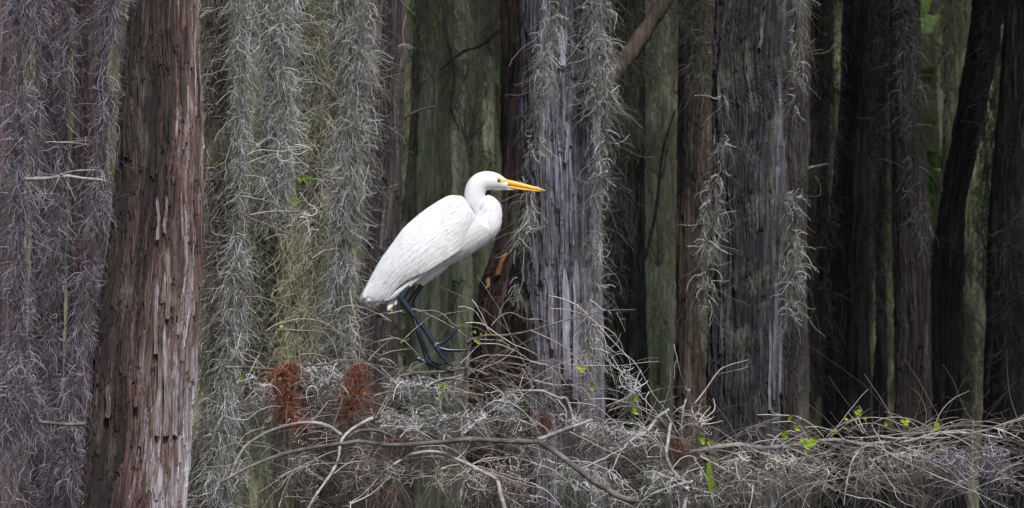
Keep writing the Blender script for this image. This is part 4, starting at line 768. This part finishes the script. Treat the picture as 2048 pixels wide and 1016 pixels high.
bough("split pale dead limb at the bottom centre fanning thin twigs to the right", -.3,
  [(c4([(120, 620), (180, 580), (300, 520), (450, 495), (580, 510), (700, 560), (850, 630), (960, 690), (1080, 760), (1110, 880), (1150, 1010), (1165, 1100)]), 2.6, 4.6, -.03, .76)],
  [T(c4, [(0, 690), (100, 630), (200, 575), (400, 545), (560, 540), (700, 590), (790, 670)], 1.5, .75), T(c4, [(95, 640), (110, 668), (200, 705), (400, 725), (600, 715), (790, 705)], 2.0, .55), T(c4, [(0, 440), (300, 450), (560, 440), (700, 490), (830, 600)], 1.5, .75), T(c4, [(850, 615), (950, 570), (1100, 545), (1250, 545), (1400, 590), (1520, 640)], 1.5, .7), T(c4, [(870, 600), (1000, 580), (1150, 555), (1300, 530)], 1.3, .75),
   T(c4, [(900, 630), (1100, 690), (1300, 750), (1520, 830)], 1.4, .65), T(c4, [(860, 650), (1000, 690), (1200, 750), (1500, 840)], 1.2, .7), T(c4, [(850, 640), (800, 720), (760, 830), (740, 920)], 1.5, .8), T(c4, [(700, 570), (760, 520), (810, 460), (840, 390)], 1.5, .8), T(c4, [(270, 710), (330, 620), (415, 540)], 1.4, .8), T(c4, [(0, 780), (100, 680)], 1.6, .85), T(c4, [(1110, 840), (1200, 880), (1350, 910), (1500, 920)], 1.4, .75), T(c4, [(1120, 870), (1200, 930), (1330, 1010)], 1.2, .8),
   T(c4, [(240, 770), (330, 740), (520, 720)], 1.2, .75), T(c4, [(570, 655), (640, 630), (730, 612)], 2.4, .8), T(c6, [(0, 590), (200, 660), (350, 770), (480, 860)], 1.3, .7), T(c6, [(0, 780), (150, 860), (300, 1010)], 1.4, .8), T(c6, [(0, 900), (120, 920), (260, 990)], 1.2, .8), T(c4, [(1360, 970), (1478, 870)], 1.2, .8), T(c4, [(0, 590), (60, 600), (100, 625)], 1.3, .7)])
bough("lichen-patched pale branch reaching up to a broken tip, right of centre", -.1,
  [(c6([(1285, 105), (1170, 190), (1100, 290), (1010, 350), (910, 410), (830, 510), (755, 680)]), 3.6, 1.2, -.05, .85), (c6([(540, 310), (650, 250), (800, 225), (950, 235), (1080, 300), (1180, 400), (1240, 510)]), 2.6, 2.0, .05, .5), (c6([(1300, 240), (1290, 290), (1275, 400), (1260, 530), (1320, 680), (1430, 780)]), 2.6, 4.4, -.02, .78), (c6([(1500, 770), (1380, 800), (1200, 860), (1080, 920), (1000, 1000), (960, 1070)]), 3.2, 2.6, -.05, .75), (c6([(1450, 830), (1440, 900), (1420, 1040)]), 4.6, 4.2, .0, .85),
   (c6([(480, 340), (600, 400), (700, 425), (810, 432)]), 5.5, 5.0, .1, .5), (c6([(740, 475), (850, 468), (960, 470)]), 5.0, 4.0, .1, .62)],
  [T(c6, [(1050, 910), (1150, 770), (1230, 680), (1330, 660), (1410, 690), (1440, 760)], 1.5, .75), T(c6, [(340, 45), (500, 50), (650, 100), (800, 240), (860, 340)], 1.3, .7), T(c6, [(500, 20), (700, 5), (850, 30), (1000, 70), (1150, 150), (1260, 260), (1350, 340)], 1.4, .65), T(c6, [(720, 120), (850, 80), (960, 80), (1060, 120), (1200, 190)], 1.4, .7), T(c6, [(520, 1000), (700, 890), (850, 850), (970, 850)], 1.2, .75), T(c6, [(640, 330), (720, 400), (790, 540), (830, 560)], 1.3, .4),
   T(c6, [(820, 420), (1000, 350), (1100, 350), (1180, 420), (1240, 530)], 1.3, .75), T(c6, [(1250, 130), (1350, 290), (1400, 380)], 1.2, .7), T(c6, [(1060, 350), (1160, 320), (1220, 400), (1250, 480)], 1.2, .7), T(c6, [(960, 610), (1000, 700), (1080, 780)], 1.1, .7), T(c6, [(1150, 990), (1250, 920), (1340, 915), (1400, 960)], 1.4, .8), T(c6, [(1180, 940), (1260, 970), (1370, 1010)], 2.2, .85), T(c6, [(1080, 540), (1180, 545), (1260, 540)], 1.4, .9),
   T(c6, [(1265, 540), (1290, 700), (1305, 800)], 1.2, .8), T(c6, [(1200, 40), (1240, 30), (1262, 60), (1258, 110)], 1.1, .7), T(c5, [(1470, 920), (1440, 1015)], 2.0, .85), T(c5, [(1330, 500), (1360, 650), (1400, 800), (1455, 920)], 1.1, .75), T(c6, [(1445, 0), (1410, 120), (1395, 270)], 2.0, .85), T(c5, [(1100, 940), (1060, 1015)], 1.3, .85), T(c6, [(590, 700), (640, 640)], 1.2, .2)],
  leaves=[(1270, 824, 9), (1264, 802, 8)])
bough("straight grey limb with green sprigs reaching right from the fern, level with the trunk's foot", .05,
  [(c7([(60, 655), (250, 622), (400, 610), (560, 630), (740, 610), (850, 592), (1000, 578), (1180, 605), (1320, 590)]), 5.0, 3.6, .05, .6)],
  [T(c7, [(90, 350), (160, 260), (250, 135), (320, 95), (440, 62)], 1.9, .7), T(c7, [(245, 155), (340, 135), (445, 105)], 1.2, .6), T(c7, [(62, 250), (30, 350), (10, 480), (15, 640)], 2.0, .8), T(c7, [(495, 418), (700, 420), (800, 450), (880, 510), (940, 575)], 1.3, .8), T(c7, [(590, 470), (650, 460), (720, 465), (780, 500), (820, 555)], 1.2, .8), T(c7, [(800, 495), (900, 495), (1000, 530), (1060, 575)], 1.2, .75),
   T(c7, [(940, 560), (1020, 490), (1100, 450), (1170, 435)], 1.4, .65), T(c7, [(130, 680), (280, 760), (470, 870)], 2.2, .78), T(c7, [(470, 870), (460, 960), (440, 1030)], 1.7, .85), T(c7, [(320, 735), (400, 755), (490, 775)], 2.4, .35), T(c7, [(220, 780), (290, 825), (360, 855)], 2.6, .4), T(c7, [(330, 720), (480, 760), (590, 820), (660, 900), (715, 1030)], 1.5, .7), T(c7, [(1157, 645), (1110, 710), (1080, 820), (1050, 1000)], 1.9, .88),
   T(c7, [(240, 940), (300, 880), (400, 860), (470, 870)], 1.3, .8), T(c7, [(250, 1010), (330, 920), (470, 885)], 1.3, .8), T(c7, [(470, 600), (560, 580), (700, 570), (800, 580)], 1.4, .7), T(c7, [(300, 580), (400, 640), (450, 720)], 1.2, .8), T(c7, [(430, 610), (520, 660), (660, 700), (740, 760)], 1.2, .75), T(c7, [(430, 515), (465, 580)], 1.1, .6), T(c7, [(490, 510), (500, 560), (520, 590)], 1.1, .6), T(c7, [(90, 700), (160, 800), (220, 1000)], 1.4, .75), T(c7, [(560, 540), (640, 580), (700, 660), (740, 710)], 1.2, .75), T(c7, [(15, 640), (30, 590), (50, 570)], 2.0, .9), T(c7, [(40, 860), (80, 840), (110, 810)], 1.8, .7),
   T(c7, [(860, 850), (1000, 900), (1157, 960)], 1.3, .75), T(c7, [(800, 640), (830, 700), (900, 730)], 1.1, .7), T(c7, [(940, 690), (990, 720), (1000, 800)], 1.1, .7)],
  leaves=[(1406, 884, 9), (1418, 886, 8), (1400, 880, 7), (1579, 838, 8), (1593, 857, 9), (1571, 874, 10), (1565, 868, 8), (1614, 892, 13), (1624, 888, 11), (1608, 884, 9), (1668, 866, 7), (1451, 887, 6), (1555, 921, 6), (1692, 838, 6)])
bough("sweeping pale bundle of dead branches at the far right, with yellow-green leaves", -.05,
  [(c8([(-30, 448), (120, 490), (300, 515), (400, 470), (540, 420), (720, 380), (850, 350), (1000, 335), (1200, 345), (1478, 390), (1560, 400)]), 2.6, 2.0, .0, .4), (c8([(180, 490), (280, 480), (540, 460), (700, 410), (850, 395), (1000, 395), (1150, 415), (1300, 440)]), 2.6, 2.2, .05, .85), (c8([(960, 420), (1000, 410), (1150, 375), (1300, 325), (1478, 272), (1560, 250)]), 2.4, 1.6, -.05, .55)],
  [T(c8, [(0, 320), (100, 285), (200, 268), (330, 280), (450, 320), (550, 360)], 1.3, .7), T(c8, [(230, 320), (320, 275), (440, 268), (560, 290), (680, 345), (760, 375)], 1.4, .65), T(c8, [(735, 345), (800, 210), (900, 110), (1025, 50)], 1.3, .6), T(c8, [(0, 870), (40, 680), (90, 560), (180, 505), (280, 500), (320, 540)], 1.7, .9), T(c8, [(320, 540), (450, 610), (620, 690), (850, 790), (1080, 890), (1350, 1020)], 1.9, .75), T(c8, [(600, 450), (750, 440), (870, 435)], 2.2, .8),
   T(c8, [(1230, 350), (1330, 390), (1500, 475)], 2.1, .85), T(c8, [(770, 380), (930, 440), (1080, 540), (1200, 640), (1330, 750), (1500, 850)], 1.8, .6), T(c8, [(1060, 310), (1052, 460), (1055, 600)], 1.2, .75), T(c8, [(870, 310), (900, 330), (912, 385)], 1.5, .85), T(c8, [(20, 400), (90, 340), (160, 320), (260, 320), (400, 370), (520, 395)], 1.3, .7), T(c8, [(220, 330), (270, 420), (340, 560), (410, 780)], 1.5, .8), T(c8, [(190, 600), (320, 730), (400, 850), (450, 955), (580, 1010)], 1.3, .7), T(c8, [(630, 710), (565, 820), (580, 1010)], 1.6, .85),
   T(c8, [(0, 905), (150, 935), (250, 950), (430, 1020)], 1.4, .8), T(c8, [(640, 690), (700, 690), (820, 660), (920, 680), (1000, 700)], 1.2, .75), T(c8, [(80, 215), (130, 320), (170, 390)], 1.4, .85), T(c8, [(90, 300), (150, 400)], 1.4, .8), T(c8, [(920, 840), (940, 880), (980, 910)], 1.3, .5), T(c8, [(850, 690), (950, 790), (1090, 900), (1080, 1020)], 1.3, .7), T(c8, [(90, 190), (120, 185), (150, 220)], 1.8, .4), T(c8, [(0, 430), (250, 430), (500, 400), (640, 390)], 1.3, .8), T(c8, [(300, 430), (480, 440), (700, 430), (860, 360)], 1.3, .85), T(c8, [(350, 510), (520, 600), (680, 640)], 1.2, .8), T(c8, [(400, 480), (560, 540), (720, 640), (860, 720)], 1.3, .75), T(c8, [(740, 460), (820, 520)], 1.2, .7), T(c8, [(280, 330), (275, 500), (265, 600)], 1.2, .75), T(c8, [(140, 430), (138, 700), (150, 820)], 1.1, .85), T(c8, [(540, 500), (545, 620), (560, 700)], 1.1, .85), T(c8, [(680, 420), (760, 395), (1000, 372), (1100, 385), (1220, 360)], 1.4, .9), T(c8, [(1200, 800), (1330, 750)], 1.1, .8), T(c8, [(560, 360), (620, 350), (720, 365)], 1.0, .7), T(c8, [(0, 360), (40, 400)], 1.2, .8)],
  leaves=[(1718, 829, 10), (1810, 846, 9), (1772, 848, 8), (1872, 855, 10), (1731, 836, 6), (1693, 838, 6)])
# branches on the trunk moss
bough("short grey dead limb at the far left with broken forks", .12, [([(50, 358), (90, 357), (130, 352), (170, 357), (205, 360)], 4.2, 2.2, .1, .62), ([(120, 350), (150, 342), (190, 340)], 2.4, 1.6, -.05, .75)],
  [([(92, 284), (130, 284), (180, 279)], 1.3, .7), ([(100, 284), (150, 286), (178, 290)], 1.3, .7), ([(148, 296), (165, 290), (182, 282)], 1.4, .7), ([(114, 288), (124, 315), (133, 344)], 1.0, .2), ([(120, 352), (108, 375), (99, 395)], 1.2, .5), ([(127, 350), (140, 378), (152, 402)], 1.1, .7), ([(60, 364), (75, 385), (98, 400), (130, 420), (165, 432)], 1.6, .45), ([(165, 432), (178, 460), (188, 482)], 1.1, .7), ([(134, 250), (165, 282)], 1.1, .6), ([(205, 360), (222, 366)], 1.2, .8), ([(190, 356), (212, 352)], 1.0, .8)], "bare limbs among the moss")
bough("reddish broken stub jutting left from the thick red-brown trunk, low down", .25, [([(78, 844), (100, 846), (135, 849), (172, 848)], 3.4, 3.8, .0, .36)], [([(172, 846), (150, 840), (140, 836)], 1.0, .5)], "bare limbs among the moss")
bough("thin dead twigs crossing the bright moss left of the egret, upper set", .7, [([(576, 302), (600, 322), (632, 348), (658, 378)], 1.7, 1.0, -.05, .45)],
  [([(494, 310), (520, 300), (560, 302), (595, 298), (626, 292)], 1.3, .8), ([(498, 325), (530, 312), (560, 306)], 1.4, .75), ([(588, 318), (604, 344), (616, 370)], 1.2, .75), ([(630, 347), (662, 337), (690, 327), (708, 322)], 1.0, .4), ([(642, 360), (645, 395), (649, 432)], 1.2, .75), ([(525, 356), (540, 385), (562, 414)], 1.2, .75), ([(490, 350), (520, 354), (548, 360)], 1.2, .7), ([(600, 384), (618, 410), (628, 436)], 1.0, .7), ([(500, 308), (514, 292), (527, 282)], 1.2, .8), ([(478, 392), (510, 396), (545, 405)], 1.2, .8)], "bare limbs among the moss", leaves=[(610, 358, 11), (600, 362, 7)])
bough("thin dead twigs crossing the bright moss left of the egret, lower set", .6, [([(480, 424), (500, 436), (535, 449), (570, 464), (602, 476)], 1.8, 1.0, -.04, .5)],
  [([(500, 430), (530, 424), (570, 422), (605, 422)], 1.5, .75), ([(535, 449), (560, 432), (580, 426), (608, 422)], 1.6, .3), ([(608, 422), (630, 444), (650, 453)], 1.2, .8), ([(650, 453), (662, 482), (676, 506)], 1.1, .7), ([(612, 422), (618, 450), (612, 480), (604, 502)], 1.0, .8), ([(576, 452), (598, 450), (612, 458)], 1.0, .8), ([(600, 430), (612, 436), (622, 470)], 1.0, .8), ([(625, 516), (650, 500), (668, 498)], 1.1, .8)], "bare limbs among the moss")
bough("small crooked twig hanging from the moss curtain beside the egret's back", .9, [], [([(738, 330), (732, 355), (726, 372), (730, 388), (722, 402), (714, 424)], 1.1, .75), ([(726, 372), (742, 382), (752, 388)], 1.0, .6), ([(728, 350), (740, 362)], .9, .6)], "bare limbs among the moss")
bough("small forked twig hanging high up in front of the dark brown trunk", 3.6, [], [([(800, 0), (820, 20), (831, 30)], 1.2, .4), ([(812, 30), (806, 60), (808, 90), (816, 112)], 1.2, .5), ([(797, 92), (812, 88), (832, 98)], 1.2, .7)], "bare limbs among the moss")
bough("thin broken snag between the dark brown trunk and the blotched trunk", 9.0, [([(1603, 345), (1618, 336), (1656, 328)], 3.4, 2.2, .1, .1)], [([(1606, 345), (1602, 380), (1606, 420)], 2.0, .1)], "bare limbs among the moss")

# fern
root = empty("fern_frond", at(1421, 985, -.25), "small upright bright green fern frond below the straight grey limb", "fern")
m = MB(); K = 26; P = smoothpath(np.concatenate([at(np.array([1422, 1421, 1418, 1419]), np.array([988, 965, 940, 922]), np.array([-.25, -.26, -.27, -.26]))]), K)
tubes(m, P[None], .0012, 5, .3); m.build("stem", LEAF, root); m = MB()
for k in range(2, K):
    for sdn in (-1, 1):
        l = 7.0 * PX * math.sin(math.pi * min(1, (k / K) * .9 + .1)) ** .6; a = P[k]; tip = a + np.array([sdn * l, -.004 * (k % 2), .35 * l]); q = np.array([0, -.001, .0042])
        m.add([a - q, (a + tip) / 2 - q * 1.1, tip, (a + tip) / 2 + q * 1.1], [(0, 1, 2, 3)], tint=.3 + .3 * gb.random())
m.build("leaflet", LEAF, root)

# ------------------------------------------------------------------ rust-coloured dead foliage caught in the brush
def rust(label, path, Y, n, seed, mat=None, ls=.62, group="rust-coloured dead foliage"):
    o = moss_mb(path, Y, n, seed, ls=ls, rs=.75, dens=(.32, .62), thick=.6, hooks=.16, flow=.55).build("dead_foliage", mat or RUST); return setp(o, label, "dead leaves", group)
rust("larger rust-orange clump of dead foliage hanging left of the egret's tail", [(584, 724, 10), (570, 742, 24), (562, 775, 18), (580, 800, 26), (572, 826, 14), (600, 846, 12), (618, 850, 4)], -.16, 1500, 1)
rust("smaller dark rust clump of dead foliage, nearer to the egret's feet", [(718, 722, 7), (712, 742, 15), (704, 764, 10), (710, 790, 18), (698, 812, 12), (690, 834, 4)], -.14, 1000, 2)
rust("flat reddish mat of dead foliage lying on the thickest limb", [(770, 884, 10), (800, 880, 12), (830, 882, 10), (850, 888, 5)], -.24, 360, 3, DULLRUST)
rust("small rust tuft right of centre above the bend of the thickest limb", [(1086, 822, 12), (1090, 838, 14), (1088, 852, 8)], -.1, 300, 4, DULLRUST)
rust("small rust tuft beside the foot of the upright pale shoot", [(1352, 876, 10), (1356, 892, 13), (1356, 906, 8)], -.1, 340, 5, DULLRUST)
rust("dark red scrap of dead foliage at the bottom edge, left of centre", [(764, 972, 8), (762, 984, 9), (760, 996, 6)], -.25, 90, 6, DULLRUST)

# ------------------------------------------------------------------ moss draped over the brush
def drape(label, path, Y, n, seed, hang=.12, mat=None, dens=(.3, .7), spread=.25, w=.12):
    n = int(n * .20)
    """strands start along the bough (px,py, half height px) and hang or snarl"""
    g = np.random.default_rng(seed); C = smoothpath(path, 100); m = MB()
    def st(k):
        q = np.linspace(0, 1, 200); wq = np.clip(vnoise(C[(q * 99).astype(int), 0] / 26, np.full(200, seed * 1.7), seed + 9) + .45, .03, None) ** 1.4; cq = np.cumsum(wq); f = np.interp(g.random(k), cq / cq[-1], q) * 99; px = np.interp(f, np.arange(100), C[:, 0]); py = np.interp(f, np.arange(100), C[:, 1]); hh = np.interp(f, np.arange(100), C[:, 2])
        lump = .15 + 1.6 * np.abs(vnoise(px / 34, np.zeros(k), seed)); return at(px + g.normal(0, 3, k), py + hh * lump * (g.random(k) ** 1.3 * 1.7 - .25), Y + g.normal(0, w, k))
    nl = int(n * .62); P = grow(st(nl), g.normal(0, spread, (nl, 3)) + (0, 0, -1), g.lognormal(math.log(hang), .5, nl), 10, .22, .10, g, .20)
    tubes(m, P, g.uniform(.0007, .0012, (nl, 1)) * np.linspace(1.1, .6, 10)[None], 3, np.clip(g.normal(dens[0] - .13, .20, nl), 0, 1))  # base strands tinted dark to paint in the shade behind the bright ones
    nh = n - nl; P = grow(st(nh), g.normal(0, 1, (nh, 3)) * (1, .7, .8), g.lognormal(math.log(.065), .45, nh), 9, .42, .06, g, .14)
    tubes(m, P, g.uniform(.0010, .0021, (nh, 1)) * np.linspace(1.1, .6, 9)[None], 3, np.clip(g.normal(dens[1] + .10, .24, nh), 0, 1))
    o = m.build("moss_drape", mat or MOSS); return setp(o, label, "moss", "moss draped over the brush")
drape("snarl of grey moss spread between the two rust clumps", [(600, 735, 20), (650, 745, 30), (700, 760, 26), (760, 760, 30)], .06, 2600, 1, .10)
drape("pale moss nest under the egret's feet", [(770, 766, 18), (830, 764, 14), (900, 770, 16), (960, 784, 22), (1030, 796, 26)], .12, 3900, 2, .08, dens=(.35, .75))
drape("grey moss beard hanging under the left end of the brush", [(470, 760, 30), (520, 770, 36), (560, 800, 40), (600, 860, 30)], .05, 2400, 3, .14)
drape("long moss fringe hanging below the pale forked bough", [(480, 930, 40), (560, 925, 46), (640, 930, 50), (720, 920, 50), (780, 940, 46)], .08, 4600, 4, .17, MOSS_WARM, dens=(.25, .6))
drape("moss snarl above the thickest limb, left of its bend", [(760, 830, 26), (850, 835, 30), (940, 830, 34), (1040, 840, 30)], .06, 4200, 5, .09)
drape("tan moss fringe hanging below the thickest limb, bottom centre", [(780, 940, 44), (860, 950, 46), (940, 950, 48), (1030, 940, 50), (1080, 960, 44)], -.02, 5000, 6, .18, MOSS_WARM, dens=(.3, .65))
drape("moss curtain hanging from the downhill stretch of the thickest limb", [(1070, 910, 36), (1120, 930, 44), (1200, 950, 50), (1290, 985, 40)], -.02, 4200, 7, .15, dens=(.3, .68))
drape("moss tangle filling the fork right of centre", [(1100, 830, 30), (1180, 850, 34), (1260, 870, 36), (1330, 880, 40)], .06, 4200, 8, .11)
drape("bluish moss fringe below the lichen-patched branch", [(1280, 940, 44), (1340, 950, 50), (1420, 960, 50), (1480, 960, 46)], .02, 2600, 9, .14, MOSS, dens=(.35, .75))
drape("moss fringe hanging below the straight grey limb", [(1460, 920, 34), (1540, 925, 42), (1620, 930, 46), (1690, 930, 46)], .08, 2400, 10, .15, MOSS, dens=(.35, .7))
drape("blue-grey moss net under the sweeping pale bundle, left half", [(1690, 900, 20), (1740, 915, 26), (1800, 905, 16), (1860, 905, 16)], .08, 1300, 11, .12, MOSS, dens=(.4, .72))
drape("blue-grey moss net under the sweeping pale bundle, right half", [(1860, 910, 20), (1930, 905, 30), (1990, 900, 40), (2060, 910, 50)], .08, 3000, 12, .14, MOSS_LAV, dens=(.4, .75))
drape("small moss tuft on the brush beside the upright pale shoot", [(1360, 860, 24), (1390, 830, 20), (1400, 850, 26)], .0, 700, 13, .08, MOSS_WARM)
drape("lacy moss strings dangling from the long slanting twig", [(1200, 690, 16), (1250, 740, 22), (1270, 790, 24)], -.03, 420, 14, .12, dens=(.4, .75))
drape("moss fluff on the upper thin twigs left of the egret", [(555, 296, 14), (575, 290, 14), (592, 292, 14)], .66, 240, 15, .06, w=.03)
drape("moss fluff on the lower thin twigs left of the egret", [(596, 424, 8), (612, 430, 14), (618, 444, 10)], .56, 150, 16, .06, w=.03)
# fine twig tangle nobody could count
g = np.random.default_rng(77); m = MB(); n = 1300
ctr = smoothpath([(560, 850, 90), (640, 860, 100), (800, 825, 120), (960, 815, 130), (1120, 835, 130), (1280, 890, 100), (1420, 930, 80), (1560, 930, 60), (1720, 920, 60), (1880, 900, 70), (2080, 910, 80)], 200)
f = g.integers(0, 200, n); px = np.maximum(ctr[f, 0] + g.normal(0, 30, n), g.uniform(500, 560, n)); py = ctr[f, 1] + g.uniform(-.7, 1.1, n) * ctr[f, 2]
D = np.stack([np.cos(g.uniform(-.9, .9, n)) * g.choice([-1, 1], n), g.normal(0, .35, n), g.normal(.25, .5, n)], -1)
P = grow(at(px, py, g.normal(.05, .16, n)), D, g.lognormal(math.log(.22), .45, n), 16, .05, .035, g, .05)
tubes(m, P, g.uniform(.0006, .0013, (n, 1)) * np.linspace(1.2, .5, 16)[None], 4, np.clip(g.normal(.33, .24, n), .05, 1))
setp(m.build("twig_tangle", TWIG), "tangle of fine pale dead twigs woven through the brush", "twigs", kind="stuff")
